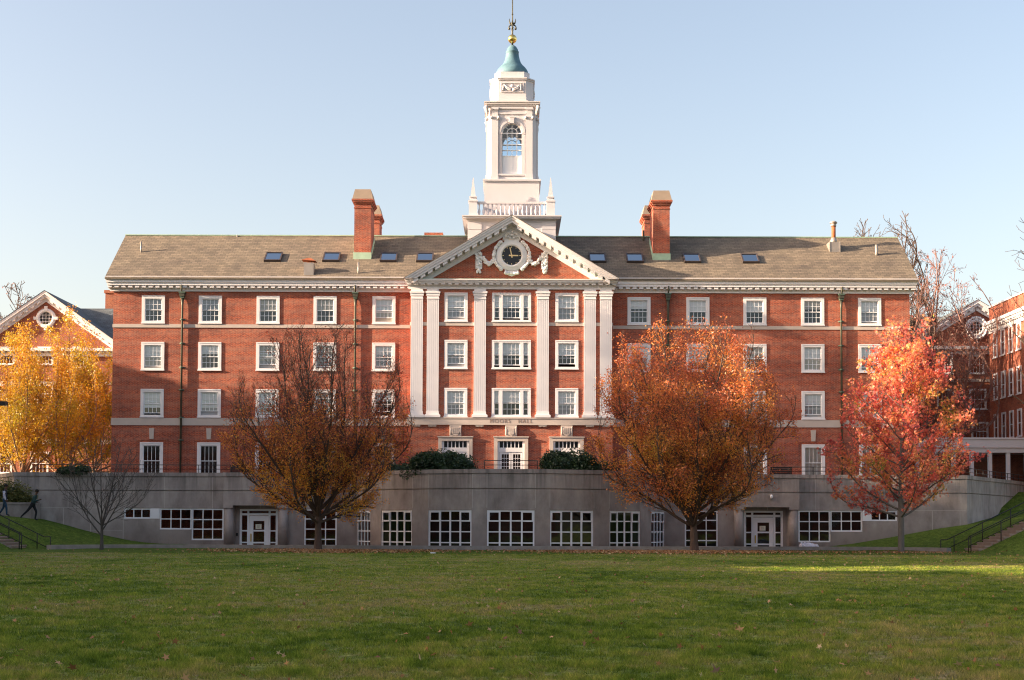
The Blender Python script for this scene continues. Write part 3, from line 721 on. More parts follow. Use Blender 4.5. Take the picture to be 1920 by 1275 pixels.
for k in range(5):
    z0 = zq(412) - .05 - (k + 1) * .62; 
    for sx in (-1, 1):
        for sy in (-1, 1):
            cx_, cy_ = sx * (hb - .45), yT + sy * (hb - .45); m.box(cx_ - .47, cx_ + .47, cy_ - .47, cy_ + .47, z0 + .015, z0 + .605)
for k, (e, a, b_) in enumerate(((.05, 415.5, 413), (.14, 413, 411), (.32, 411, 407.5), (.40, 407.5, 405.2))): sq(m, hb + e - .02 * 0, zq(a), zq(b_))
sq(m, px2(51.5), zq(405.2), zq(341.5)); sq(m, px2(52.5), zq(341.5), zq(339)); sq(m, px2(51.8) + .1, zq(339), zq(336))
T = m.build('tower', HALL, (0, yT, zb0))
# balustrade
m = B('whitetower'); zt1, zt0, zbb = zq(379.5), zq(383), zq(403)
for i in range(4):
    m.xf = Matrix.Translation((0, yT, 0)) @ Matrix.Rotation(i * math.pi / 2, 4, 'Z'); q = px2(72); a = q - .27
    m.box(-a, a, -q - .12, -q + .12, zt0, zt1); m.box(-a, a, -q - .1, -q + .1, zbb - .1, zbb + .06)
    m.sm = True
    for k in range(16):
        x = -a + 2 * a * (k + .5) / 16; h = zt0 - zbb - .06; z = zbb + .06
        m.lathe([(.055, z), (.05, z + .06 * h), (.09, z + .28 * h), (.085, z + .38 * h), (.035, z + .62 * h), (.04, z + .8 * h), (.06, z + .94 * h), (.06, z + h)], x, -q, 8)
    m.sm = False
    m.box(q - .28, q + .28, -q - .28, -q + .28, zbb - .12, zt1 - .05); m.box(q - .32, q + .32, -q - .32, -q + .32, zt1 - .05, zt1 + .05)
m.xf = None; m.build('balustrade', T)
for sx in (-1, 1):
    for sy in (-1, 1):
        q = px2(72); m = B('whitetower'); cx_, cy_ = sx * q, yT + sy * q; z = zt1 + .05
        m.box(cx_ - .24, cx_ + .24, cy_ - .24, cy_ + .24, z, z + .09); m.box(cx_ - .19, cx_ + .19, cy_ - .19, cy_ + .19, z + .09, z + .2); m.box(cx_ - .25, cx_ + .25, cy_ - .25, cy_ + .25, z + .2, z + .28)
        m.frustum(cx_, cy_, 4, .24, .03, z + .28, zq(338), math.pi / 4); m.build('obelisk', T)
# belfry shaft with four arched openings
zs0, zs1 = zq(336), zq(197.5); hs = px2(46); fw = px2(39); wo = px2(18.3); zsp, zsill = zq(247.5), zq(325)
m = B('whitetower')
def arc(r, n=16): return [(r * math.cos(math.pi * k / n), zsp + r * math.sin(math.pi * k / n)) for k in range(n + 1)]
for i in range(4):
    m.xf = Matrix.Translation((0, yT, 0)) @ Matrix.Rotation(i * math.pi / 2, 4, 'Z'); y0, y1 = -hs, -hs + .3
    m.box(-fw, -wo, y0, y1, zsill, zsp); m.box(wo, fw, y0, y1, zsill, zsp); m.box(-fw, fw, y0, y1, zs0, zsill)
    ar = arc(wo)
    m.prism([(fw, zsp), (fw, zs1), (0, zs1), (0, zsp + wo)] + [p for p in ar if p[0] > .001][::-1], y0, y1)
    m.prism([(-fw, zs1), (-fw, zsp)] + [p for p in ar if p[0] < -.001][::-1] + [(0, zsp + wo), (0, zs1)], y0, y1)
    # chamfered corner strip
    m.prismz([(fw, y0), (hs, -fw), (hs - .3, -fw + .12), (fw - .12, y0 + .3)], zs0, zs1)
    # pilasters with bases and ionic capitals
    for s in (-1, 1):
        xa, xb = s * px2(26.2), s * px2(38.6); xa, xb = min(xa, xb), max(xa, xb); y2 = y0 - .11
        zc_ = zq(222); m.box(xa, xb, y2, y0 - .002, zq(326), zc_); m.box(xa - .06, xb + .03, y2 - .06, y0 - .002, zs0, zq(329.5)); m.box(xa - .03, xb + .02, y2 - .03, y0 - .002, zq(329.5), zq(326))
        m.box(xa - .03, xb + .03, y2 - .05, y0 - .002, zq(219), zq(217)); m.box(xa, xb, y2 - .02, y0 - .002, zq(222), zq(219)); m.sm = True
        for xx in (xa - .02, xb + .02): m.tube([(xx, y2 - .08, zq(220.3)), (xx, y0 - .003, zq(220.3))], .095, 10)
        m.sm = False
        m.box(xa + .02, xb - .02, y2 + .02, y0 - .002, zq(217), zq(200.5)); m.box(xa - .02, xb + .02, y2 - .06, y0 - .002, zq(205), zq(200.5))
    # corner consoles under the cornice
    m.prismz([(fw + .0, y0 - .04), (hs + .06, -fw), (hs + .12, -fw + .03), (hs + .12, y0 + .04 - .16), (fw, y0 - .16)], zq(216), zq(199)) if False else None
    m.box(-px2(26), px2(26), y0 - .06, y0 - .003, zq(213), zq(209.5)); m.box(-px2(26), px2(26), y0 - .10, y0 - .003, zq(203), zq(199))
    # archivolt and impost
    for ra, rb, yy in ((wo, wo + .10, y0 - .045), (wo + .10, wo + .24, y0 - .08)):
        o, q = arc(rb), arc(ra)
        for k in range(16): m.prism([q[k], o[k], o[k + 1], q[k + 1]], yy, y0 - .002)
    m.box(-.14, .14, y0 - .16, y0 - .001, zsp + wo - .04, zsp + wo + .40); m.box(-.19, .19, y0 - .18, y0 - .001, zsp + wo + .34, zsp + wo + .42)
    for s in (-1, 1):
        a, b_ = sorted((s * wo, s * (wo + .24))); m.box(a, b_, y0 - .07, y0 - .002, zsp - .09, zsp + .0); a, b_ = sorted((s * (wo + .02), s * (wo + .2))); m.box(a, b_, y0 - .04, y0 - .002, zsill, zsp - .09)
    m.box(-wo - .28, wo + .28, y0 - .10, y0 - .002, zsill - .12, zsill); m.box(-px2(38), px2(38), y0 - .05, y0 - .003, zs0, zs0 + .18)
m.xf = None
sq(m, hs - .32, zs1 - .1, zs1 - .02)
m.build('belfry', T)
for i in range(4):
    X = Matrix.Translation((0, yT, 0)) @ Matrix.Rotation(i * math.pi / 2, 4, 'Z'); y0 = -hs + .14; zg = zq(291)
    m = B('frame'); m.xf = X; t = .022
    m.box(-wo + .01, wo - .01, y0, y0 + .05, zsill + .002, zg); m.box(-wo, wo, y0 - .03, y0 + .07, zg, zg + .05)
    m.box(-.02, .02, y0 - .03, y0 - .002, zsill + .05, zg - .02)
    for x in (-wo / 2, 0, wo / 2): m.box(x - t, x + t, y0, y0 + .05, zg + .05, zsp + (.0 if x else wo - .01))
    for k in range(1, 4): z = zg + .05 + (zsp - zg - .05) * k / 4; m.box(-wo, wo, y0 + .005, y0 + .045, z - t * .8, z + t * .8)
    m.box(-wo, wo, y0 - .01, y0 + .055, zsp - t * 1.3, zsp + t * 1.3)
    for r_ in (wo - .03, wo * .52):
        o, q = arc(r_ + .03), arc(r_ - .015)
        for k in range(16): m.prism([q[k], o[k], o[k + 1], q[k + 1]], y0, y0 + .048)
    for a in (45, 135):
        c_, s_ = math.cos(R(a)), math.sin(R(a)); n_ = Vector((-s_, c_)) * t; p, q = Vector((c_, s_)) * wo * .5, Vector((c_, s_)) * wo
        m.prism([(p.x - n_.x, zsp + p.y - n_.y), (q.x - n_.x, zsp + q.y - n_.y), (q.x + n_.x, zsp + q.y + n_.y), (p.x + n_.x, zsp + p.y + n_.y)], y0 + .004, y0 + .046)
    m.build('arched_window', T)
    m = B('clearglass'); m.xf = X; m.add([(x, y0 + .025, z) for x, z in [(-wo, zg), (wo, zg)] + arc(wo)], [tuple(range(19))]); m.build('pane', T)
m = B('whiteold')
sq(m, hs + .07, zq(199.5), zq(198)); oct_(m, px2(50), .22, zq(198), zq(195.5)); sq(m, px2(51.5), zq(195.5), zq(192)); sq(m, px2(52.8), zq(192), zq(190.3))
oct_(m, px2(43), .5, zq(190.3), zq(187.5))
for i in range(4):      # leaf consoles at the corners
    m.xf = Matrix.Translation((0, yT, 0)) @ Matrix.Rotation(i * math.pi / 2, 4, 'Z'); m.sm = True
    c = hs - .02; m.tube([(c, -c, zq(216)), (c + .05, -c - .05, zq(208)), (c + .14, -c - .14, zq(201)), (c + .08, -c - .08, zq(198))], [.05, .13, .17, .12], 7); m.sm = False
m.xf = None; m.build('belfry_cornice', T)
m = B('whitetower')
ho = px2(40.2); oc = px2(40.2) - px2(26)
oct_(m, ho + .04, oc + .02, zq(187.5), zq(181)); oct_(m, ho, oc, zq(181), zq(150)); oct_(m, ho + .05, oc + .02, zq(150), zq(147.5)); oct_(m, ho + .10, oc + .04, zq(147.5), zq(145.5))
oct_(m, px2(33), px2(33) - px2(22.5), zq(145.5), zq(134))
for i in range(4):     # relief panels: frame, drapery swag, end drops
    m.xf = Matrix.Translation((0, yT, 0)) @ Matrix.Rotation(i * math.pi / 2, 4, 'Z'); y0 = -ho; a, z0, z1 = px2(21.5), zq(172.5), zq(154.5)
    m.box(-a, a, y0 - .05, y0 - .001, z1 - .06, z1); m.box(-a, a, y0 - .05, y0 - .001, z0, z0 + .06); m.box(-a, -a + .06, y0 - .05, y0 - .001, z0 + .06, z1 - .06); m.box(a - .06, a, y0 - .05, y0 - .001, z0 + .06, z1 - .06)
    m.sm = True
    for s in (-1, 1):
        for dz in (0, .10): m.tube([(s * .58, y0 - .03, z1 - .14), (s * .38, y0 - .05, z1 - .32 - dz), (s * .14, y0 - .06, z1 - .44 - dz), (0, y0 - .06, z1 - .47 - dz)], [.035, .05, .055, .055], 6)
        m.tube([(s * .60, y0 - .04, z1 - .1), (s * .62, y0 - .05, z0 + .14)], [.03, .07], 6)
    m.ball((0, y0 - .04, z1 - .24), .11, 8, (1, .5, 1)); m.sm = False
m.xf = None; m.build('lantern', T)
m = B('copper', True); zb = zq(134); 
pr = [(31, 134.5), (31, 132.8), (30, 131.5), (26, 128), (21, 123.5), (17, 118), (14.5, 112), (12.8, 105), (12.2, 99.5), (12.6, 99), (12.6, 97), (11.4, 96), (10.6, 92.5), (8, 88.5), (4, 85.6), (1, 84.6)]
m.lathe([(px2(a), zq(b_)) for a, b_ in pr], 0, yT, 8, math.pi / 8) if False else m.lathe([(px2(a), zq(b_)) for a, b_ in pr], 0, yT, 16)
dome = m.build('copper_dome', T)
m = B('bronze', True); m.tube([(0, yT, zq(85)), (0, yT, zq(60)), (0, yT, zq(30)), (0, yT, zq(-45))], [.07, .06, .045, .025], 8)
for s in (-1, 1):
    for ax in (0, 1):
        def pt(a, b_): return (s * px2(a), yT, zq(b_)) if ax == 0 else (0, yT + s * px2(a), zq(b_))
        m.tube([pt(.5, 48), pt(3, 45), pt(5.2, 42), pt(6, 38), pt(5.6, 35)], [.05, .05, .045, .03, .015], 6)
        m.tube([pt(.5, 46), pt(3, 47), pt(6, 49), pt(7, 52), pt(6, 55.5), pt(4.2, 54)], [.05, .05, .045, .045, .035, .02], 6)
        m.ball(pt(3.3, 44), .1, 6, (1, 1, .6)); m.ball(pt(6.1, 54), .09, 6)
m.ball((0, yT, zq(45)), .13, 8); m.ball((0, yT, zq(27)), .07, 6)
m.build('finial', T)
m = B('gold', True); m.ball((0, yT, zq(73.2)), px2(8.6), 24); m.build('gilded_ball', T)
# ------------------------------------------------------------------ terrace retaining wall with basement windows
BR = 10.1; BCY = -12.5 + BR; YS = -5.0
ZT = 4.97; ZG = 3.80; ZBND = 4.70
RW = empty('retaining_wall', (0, -8, .3), 'curved grey concrete terrace wall with rows of white basement windows', 'retaining wall')
arcw = [-66.6, -43.3, -20.9, 0, 20.9, 43.3, 66.6]
ang = [-75.3]
for a in arcw: ang += [a - 8.0, a + 8.0]
ang.append(75.3)
def AP(a, r=BR): return (r * math.sin(R(a)), BCY - r * math.cos(R(a)) if abs(a) < 75 else YS)
XS = abs(AP(75.3)[0])
plan = [(-43.0, 14), (-31.5, YS), (-XS, YS)] + [AP(a) for a in ang] + [(XS, YS), (28.9, YS), (41.5, 14)]
plan = [p for i, p in enumerate(plan) if i == 0 or (Vector(p) - Vector(plan[i - 1])).length > .05]
def seg(A, Bp):
    A, Bp = Vector((*A, 0)), Vector((*Bp, 0)); d = (Bp - A); ln = d.length; d.normalize(); n = Vector((-d.y, d.x, 0))
    return Matrix(((d.x, n.x, 0, A.x), (d.y, n.y, 0, A.y), (0, 0, 1, 0), (0, 0, 0, 1))), ln
def XS_(px): return (px - 958) / 2604 * 88.0
sideW = [(-1, 233, 284, 2.70, 2.05, 3, 1), (-1, 300, 360, 2.70, 1.37, 3, 2), (-1, 360, 420, 2.70, .70, 3, 3), (-1, 571, 632, 2.68, .33, 3, 4),
         (1, 1284, 1346, 2.68, .33, 3, 4), (1, 1497, 1557, 2.70, .70, 3, 3), (1, 1557, 1617, 2.70, 1.37, 3, 2), (1, 1632, 1682, 2.70, 2.05, 3, 1)]
portals = [(440, 523), (1393, 1477)]
m = B('conc'); mj = MB()
winseg = []
for A, Bp in zip(plan, plan[1:]):
    X, ln = seg(A, Bp); holes = []
    mid = ((A[0] + Bp[0]) / 2, (A[1] + Bp[1]) / 2)
    if abs(A[1] - YS) < .01 and abs(Bp[1] - YS) < .01 and ln > 2:
        for s, a, b_, z1, z0, nc, nr in sideW:
            xa, xb = XS_(a), XS_(b_)
            if A[0] < xa < Bp[0]:
                holes.append((xa - A[0], xb - A[0], z0, z1)); winseg.append((X, xa - A[0], xb - A[0], z0, z1, nc, nr, 0))
        for a, b_ in portals:
            xa, xb = XS_(a), XS_(b_)
            if A[0] < xa < Bp[0]: holes.append((xa - A[0], xb - A[0], .3, 2.95))
    elif 2.5 < ln < 3.2 and mid[1] < YS:
        holes.append((.03, ln - .03, .3, 2.58)); winseg.append((X, .03, ln - .03, .3, 2.58, 4, 4, 1))
    m.xf = X
    m.wall(0, ln, -.5, ZG, 0, holes, .22)
    m.wall(0, ln, ZG, ZG + .055, .09, []); m.wall(0, ln, ZG + .055, ZBND, 0, []); m.wall(0, ln, ZBND, ZBND + .03, .05, [])
    m.add([(0, 0, ZG), (ln, 0, ZG), (ln, .09, ZG), (0, .09, ZG), (0, 0, ZG + .055), (ln, 0, ZG + .055), (ln, .09, ZG + .055), (0, .09, ZG + .055)], [(0, 1, 2, 3), (7, 6, 5, 4)])
    m.add([(0, -.001, 0), (ln, -.001, 0)], [])
m.xf = None
def band(m, pl, o0, o1, z0, z1):
    """closed strip following a plan line, offset o0..o1 inwards"""
    def off(o):
        out = []
        for i, p in enumerate(pl):
            a = Vector(pl[max(i - 1, 0)]); b_ = Vector(pl[min(i + 1, len(pl) - 1)]); p = Vector(p)
            n1 = Vector((-(p - a).y, (p - a).x)); n2 = Vector((-(b_ - p).y, (b_ - p).x))
            n = (n1.normalized() if n1.length > 1e-6 else Vector((0, 0))) + (n2.normalized() if n2.length > 1e-6 else Vector((0, 0)))
            n.normalize(); q = n2.normalized() if n2.length > 1e-6 else n1.normalized(); out.append(p + n * (o / max(.5, n.dot(q))))
        return out
    f, b_ = off(o0), off(o1); n = len(pl)
    vs = [(p.x, p.y, z) for z in (z0, z1) for p in f] + [(p.x, p.y, z) for z in (z0, z1) for p in b_]
    fs = []
    for i in range(n - 1):
        fs += [(i, i + 1, n + i + 1, n + i), (n + i, n + i + 1, 3 * n + i + 1, 3 * n + i), (2 * n + i + 1, 2 * n + i, 3 * n + i, 3 * n + i + 1), (i + 1, i, 2 * n + i, 2 * n + i + 1)]
    fs += [(0, n, 3 * n, 2 * n), (n - 1, 3 * n - 1, 4 * n - 1, 2 * n - 1)]
    m.add(vs, fs)
m.build('concrete_wall', RW)
m = B('conc'); band(m, plan, -.05, .42, ZBND + .03, ZT); m.build('coping', RW)
# mortar joints
m = B('concjoint')
for A, Bp in zip(plan, plan[1:]):
    X, ln = seg(A, Bp); m.xf = X
    if ln < 3.3: js = [0.02]
    else: js = [k * 3.05 + .4 for k in range(int(ln / 3.05))]
    for j in js:
        m.box(j - .014, j + .014, -.004, .05, 2.72, ZG - .001); m.box(j - .014, j + .014, -.004, .05, ZG + .056, ZBND - .001)
    if ln > 5:
        blocked = sorted([(h[1], h[2]) for h in winseg if (h[0] - X).to_translation().length < .01 and h[0] == X])
        xs = [0] + [q for h in winseg if h[0] is X for q in (h[1], h[2])] + [ln]
for s in (-1, 1):       # thin lighter joints low on the flat walls beside the windows
    m.xf = None
    for px in ((75, 120, 171, 232) if s < 0 else (1686, 1748, 1800)):
        x = XS_(px); m.box(x - .014, x + .014, YS - .004, YS + .05, .2, 2.715)
    a, b_ = (XS_(26), XS_(230)) if s < 0 else (XS_(1688), XS_(1812)); m.box(a, b_, YS - .003, YS + .05, 2.715, 2.735); m.box(a + 1.5, b_, YS - .003, YS + .05, 1.30, 1.318)
m.xf = None; m.build('joint', RW)
# back of basement rooms
m = B('dark')
for A, Bp in zip(plan[2:-2], plan[3:-1]):
    X, ln = seg(A, Bp); m.xf = X
    m.add([(-.2, 1.4, -.3), (ln + .2, 1.4, -.3), (ln + .2, 1.4, 3.4), (-.2, 1.4, 3.4)], [(0, 1, 2, 3)])
m.xf = None; m.add([(-28.7, YS + .3, 3.0), (28.7, YS + .3, 3.0), (28.7, YS + 1.4, 3.0), (-28.7, YS + 1.4, 3.0)], [(0, 1, 2, 3)])
for s in (-1, 1): m.add([(s * 28.6, YS + .05, -.3), (s * 28.6, YS + 1.4, -.3), (s * 28.6, YS + 1.4, 3.4), (s * 28.6, YS + .05, 3.4)], [(0, 1, 2, 3)])
m.build('interior_wall', RW)
rg = random.Random(12)
for X, xa, xb, z0, z1, nc, nr, bow in winseg:
    o = X @ Vector(((xa + xb) / 2, 0, z0)); m = B('frame'); m.xf = X; t = .09 if bow else .09; y0 = .04; y1 = .12
    m.box(xa, xb, y0, y1, z1 - t, z1); m.box(xa, xb, y0, y1, z0, z0 + t); m.box(xa, xa + t, y0, y1, z0 + t, z1 - t); m.box(xb - t, xb, y0, y1, z0 + t, z1 - t)
    if nr == 1 and xa < 5 or (nr == 1): pass
    pad = 0
    for k in range(1, nc):
        x = xa + t + (xb - xa - 2 * t) * k / nc; w = .05 if bow else .03; m.box(x - w, x + w, y0 + .005, y1 - .005, z0 + t, z1 - t)
    lv = [z1 - .64 * k for k in range(1, nr)] if nr < 4 else [z1 - .62, z1 - 1.26, z1 - 1.90]
    if nr < 4: lv = [z1 - t - (z1 - z0 - 2 * t) * k / nr for k in range(1, nr)]
    for z in lv: m.box(xa + t, xb - t, y0 + .012, y1 - .012, z - .034, z + .034)
    if bow:   # opening casements in the two top corners
        cw = (xb - xa - 2 * t) / nc
        for k in (0, nc - 1):
            a = xa + t + cw * k; zz0, zz1 = z1 - .62 + .0, z1 - t
            for q in ((a, a + cw, zz0 - .05, zz0 + .03), (a, a + cw, zz1 - .05, zz1 + .01), (a, a + .06, zz0 + .03, zz1 - .05), (a + cw - .06, a + cw, zz0 + .03, zz1 - .05)):
                m.box(q[0], q[1], y0 - .035, y0 - .002, q[2], q[3])
    w = m.build('window', RW, o)
    g = B('darkglass'); g.xf = X; g.add([(xa + t, y0 + .045, z0 + t), (xb - t, y0 + .045, z0 + t), (xb - t, y0 + .045, z1 - t), (xa + t, y0 + .045, z1 - t)], [(0, 1, 2, 3)]); g.build('pane', w)
for s, (a, b_) in ((-1, (284, 300)), (1, (1617, 1632))):
    m = B('frame'); m.box(XS_(a), XS_(b_), YS - .02, YS + .1, 2.05, 2.70); m.build('window_panel', RW, (XS_(a), YS, 2.05))
# portals
for i, (a, b_) in enumerate(portals):
    xa, xb = XS_(a), XS_(b_); cx_ = (xa + xb) / 2
    m = B('conc'); x0, x1 = xa - .60, xb + .62
    m.box(x0, x1, YS - .55, YS - .003, 2.90, ZG); m.box(x0, x1, YS - .48, YS - .003, ZG, ZG + .055); m.box(x0, x1, YS - .55, YS - .003, ZG + .055, ZBND); m.box(x0, x1, YS - .52, YS - .003, ZBND, ZBND + .03)
    m.box(x0 - .04, x1 + .04, YS - .6, YS - .06, ZBND + .03, ZT + .004); m.box(x0, xa, YS - .551, YS - .003, 2.74, 2.90); m.box(xb, x1, YS - .551, YS - .003, 2.74, 2.90)
    m.build('portal_lintel', RW, (cx_, YS, 2.9))
    for sx, xx in ((-1, xa - .29), (1, xb + .31)):
        m = B('conc', True); m.lathe([(.29, .3), (.29, 2.74)], xx, YS - .22, 20); m.sm = False; m.box(xx - .29, xx + .29, YS - .22, YS - .003, .3, 2.74); m.build('column', RW, (xx, YS - .22, .3))
    m = B('frame'); y = YS + .35; fx0, fx1 = XS_(448 if i == 0 else 1396.5), XS_(520 if i == 0 else 1470); zt = ZC(955, y) ; t = .14
    zt = 2.68; zr1, zr0 = 2.46, 2.34; zb = .34
    m.box(fx0, fx1, y, y + .12, zt - .12, zt); m.box(fx0, fx1, y, y + .12, zr0 - .06, zr1 - .04)
    sw_ = .34
    d0, d1 = fx0 + t + sw_ + .12, fx1 - t - sw_ - .12
    for q0, q1 in ((fx0, fx0 + t), (fx1 - t, fx1), (d0 - .12, d0), (d1, d1 + .12)):
        m.box(q0, q1, y, y + .12, zb, zr0 - .06); m.box(q0, q1, y, y + .12, zr1 - .04, zt - .12)
    for q0, q1 in ((fx0 + t, d0 - .12), (d1 + .12, fx1 - t)):
        for z in (1.30, .56): m.box(q0, q1, y + .01, y + .11, z - .04, z + .04)
    fr = m.build('door_frame', RW, (cx_, y, zb))
    m = B('darkglass'); 
    for q0, q1, z0, z1 in ((fx0 + t, d0 - .12, zb, zr0 - .06), (d1 + .12, fx1 - t, zb, zr0 - .06), (fx0 + t, fx1 - t, zr1 - .04, zt - .12)):
        m.add([(q0, y + .06, z0), (q1, y + .06, z0), (q1, y + .06, z1), (q0, y + .06, z1)], [(0, 1, 2, 3)])
    m.build('pane', fr)
    m = B('conc'); m.box(xa, fx0 - .002, y - .05, y + .1, .3, 2.95); m.box(fx1 + .002, xb, y - .05, y + .1, .3, 2.95); m.box(fx0 - .002, fx1 + .002, y - .05, y + .1, zt + .002, 2.95)
    m.box(xa, xa + .02, YS + .2, y, .3, 2.95); m.box(xb - .02, xb, YS + .2, y, .3, 2.95); m.build('portal_reveal', RW, (cx_, y, .3))
    m = B('frame'); g = .27; z1 = zr0 - .08
    m.box(d0 + .01, d0 + g, y + .02, y + .08, zb, z1); m.box(d1 - g, d1 - .01, y + .02, y + .08, zb, z1); m.box(d0 + g, d1 - g, y + .02, y + .08, z1 - .33, z1)
    m.box(d0 + g, d1 - g, y + .02, y + .08, 1.26, 1.36); m.box(d0 + g, d1 - g, y + .02, y + .08, .50, .60); m.box(d0 + g, d1 - g, y + .02, y + .08, zb, zb + .05)
    d = m.build('door', RW, (d0, y, zb))
    m = B('darkglass'); m.add([(d0 + g, y + .05, zb), (d1 - g, y + .05, zb), (d1 - g, y + .05, z1 - .3), (d0 + g, y + .05, z1 - .3)], [(0, 1, 2, 3)]); m.build('pane', d)
    m = B('brass'); m.box(d0 + .09, d0 + .16, y - .01, y + .018, .62, 1.12); m.box(d0 + .10, d0 + .14, y - .06, y - .011, .72, 1.02); m.build('handle', d)
    m = B('paper'); cxx = (d0 + d1) / 2 - (.02 if i == 0 else .05); m.box(cxx - .19, cxx + .19, y + .03, y + .045, 1.42, 1.72)
    m.mat('ink')
    for k in range(4): m.box(cxx - .11, cxx + .11 - .03 * (k % 2), y + .026, y + .0295, 1.64 - k * .045, 1.65 - k * .045)
    m.build('paper_notice', d)
    m = B('iron'); q = fx0 - .14; m.box(q - .06, q + .06, y - .12, y - .052, .98, 1.16); m.build('card_reader', RW, (q, y, .98))
c = P(1446, 933, YS - .55); c = Vector((c.x, YS - .553, c.z))
m = B('metal'); m.box(c.x - .05, c.x + .05, c.y - .08, c.y, c.z - .16, c.z + .02); m.mat('frame'); m.sm = True; m.ball((c.x, c.y - .1, c.z + .06), .10, 10, (1, .8, 1.3)); m.build('wall_lamp', RW, c)

# ------------------------------------------------------------------ ground
def lerpt(x, tab):
    if x <= tab[0][0]: return tab[0][1]
    for (a, va), (b_, vb) in zip(tab, tab[1:]):
        if x <= b_: return va + (vb - va) * (x - a) / (b_ - a)
    return tab[-1][1]
AR = [(20, .45), (21.4, .57), (24.2, 1.05), (27, 1.58), (28.9, 1.85), (31, 2.15), (34, 2.6)]
AL = [(22, .45), (23.5, .58), (24.3, .7), (26, 1.06), (27.1, 1.33), (28.3, 1.68), (29.8, 2.04), (32, 2.25), (35, 2.5)]
def H(x, y):
    C_ = lerpt(y, [(-93, 0), (-70, .02), (-40, .16), (-24, .28), (-21, .20), (-16, .28), (-13, .33), (-8, .40)])
    ax = abs(x); A = max(.40, lerpt(ax, AR if x > 0 else AL)) if ax > 20 else .40
    Bs = max(.28, min(2.6, (.33 + .485 * (x - 25.5)) if x > 0 else (.33 + .52 * (-x - 27.2))))
    if y > -8: h = max(A, C_)
    elif y > -14.5: h = Bs + (A - Bs) * (y + 14.5) / 6.5
    elif y > -17.4: h = Bs
    elif y > -22: h = C_ + (Bs - C_) * (y + 22) / 4.6
    else: h = C_
    if ax < 20 and y > -14.5: h = min(h, .33)
    if y > -8 and ax > 33: h = max(h, lerpt(y, [(-8, 0), (6, 4.2)]))
    return h
xs = sorted(set([-300, -200, -140, -100, -80, -60, -50, -45, 45, 50, 60, 80, 100, 140, 200, 300] + [i * .8 - 40 for i in range(101)]))
ys = sorted(set([-300, -200, -150, -120, -100] + [-90 + i * 2 for i in range(28)] + [-34 + i * .5 for i in range(95)]))
vs = [(x, y, H(x, y)) for y in ys for x in xs]; nx = len(xs)
fs = [(j * nx + i, j * nx + i + 1, (j + 1) * nx + i + 1, (j + 1) * nx + i) for j in range(len(ys) - 1) for i in range(nx - 1)]
def grasscol(nt, pos, blade=False):
    """colour shared by the soil sheet and the blades: green, yellowed and brown patches."""
    mp = N(nt, 'Mapping'); mp.inputs['Scale'].default_value = (1, .8, 1); L(nt, pos, mp.inputs[0])
    a = noisef(nt, mp.outputs[0], .13, 4, .6); b_ = noisef(nt, mp.outputs[0], .75, 5, .7); c_ = noisef(nt, mp.outputs[0], 3.2, 4, .7)
    f = math_(nt, 'ADD', math_(nt, 'MULTIPLY', a, .34), math_(nt, 'ADD', math_(nt, 'MULTIPLY', b_, .33), math_(nt, 'MULTIPLY', c_, .33)))
    col = ramp(nt, f, [(.40, (.058, .10, .018)), (.46, (.135, .19, .034)), (.505, (.205, .24, .05)), (.55, (.27, .245, .09)), (.61, (.33, .26, .15))])
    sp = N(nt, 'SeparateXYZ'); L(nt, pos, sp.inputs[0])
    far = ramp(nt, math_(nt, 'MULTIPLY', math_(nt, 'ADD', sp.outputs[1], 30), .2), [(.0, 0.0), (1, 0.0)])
    # greener unmown turf near the wall and banks; dark tone also paints in shade
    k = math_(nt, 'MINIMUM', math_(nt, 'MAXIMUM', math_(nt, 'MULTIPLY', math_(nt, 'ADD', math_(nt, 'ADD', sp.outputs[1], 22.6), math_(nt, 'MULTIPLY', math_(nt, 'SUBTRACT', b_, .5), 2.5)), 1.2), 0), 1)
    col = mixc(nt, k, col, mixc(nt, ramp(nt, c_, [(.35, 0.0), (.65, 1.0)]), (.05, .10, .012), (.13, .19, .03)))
    return col, b_, c_
mt, nt, b = newmat('grass_ground'); M['grass'] = mt
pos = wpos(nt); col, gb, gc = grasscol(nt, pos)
fine = noisef(nt, pos, 26, 3, .8); tuft = noisef(nt, pos, 7, 3, .7)
dk = math_(nt, 'MULTIPLY', ramp(nt, fine, [(.34, .35), (.66, 1.5)]), ramp(nt, tuft, [(.34, .6), (.66, 1.25)]))
cc = N(nt, 'CombineColor'); [L(nt, dk, cc.inputs[i]) for i in range(3)]
L(nt, mixc(nt, 1.0, col, cc.outputs[0], 'MULTIPLY'), b.inputs['Base Color']); b.inputs['Roughness'].default_value = .95; b.inputs['Specular IOR Level'].default_value = .1
bump(nt, b, math_(nt, 'ADD', fine, tuft), .8, .04)
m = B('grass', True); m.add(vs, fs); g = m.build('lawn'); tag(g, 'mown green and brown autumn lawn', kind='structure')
# blades
mt = bpy.data.materials.new('grass_blade'); mt.use_nodes = True; nt = mt.node_tree; nt.nodes.clear(); M['blade'] = mt
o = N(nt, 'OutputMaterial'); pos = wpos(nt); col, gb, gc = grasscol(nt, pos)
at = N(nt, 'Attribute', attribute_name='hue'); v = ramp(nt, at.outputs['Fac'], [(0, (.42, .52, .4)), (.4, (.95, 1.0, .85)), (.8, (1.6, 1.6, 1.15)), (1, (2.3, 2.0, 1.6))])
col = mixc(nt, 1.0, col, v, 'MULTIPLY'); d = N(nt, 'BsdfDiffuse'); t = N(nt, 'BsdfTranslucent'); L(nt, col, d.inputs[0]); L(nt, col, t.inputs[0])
x = N(nt, 'MixShader'); x.inputs[0].default_value = .3; L(nt, d.outputs[0], x.inputs[1]); L(nt, t.outputs[0], x.inputs[2]); L(nt, x.outputs[0], o.inputs[0])

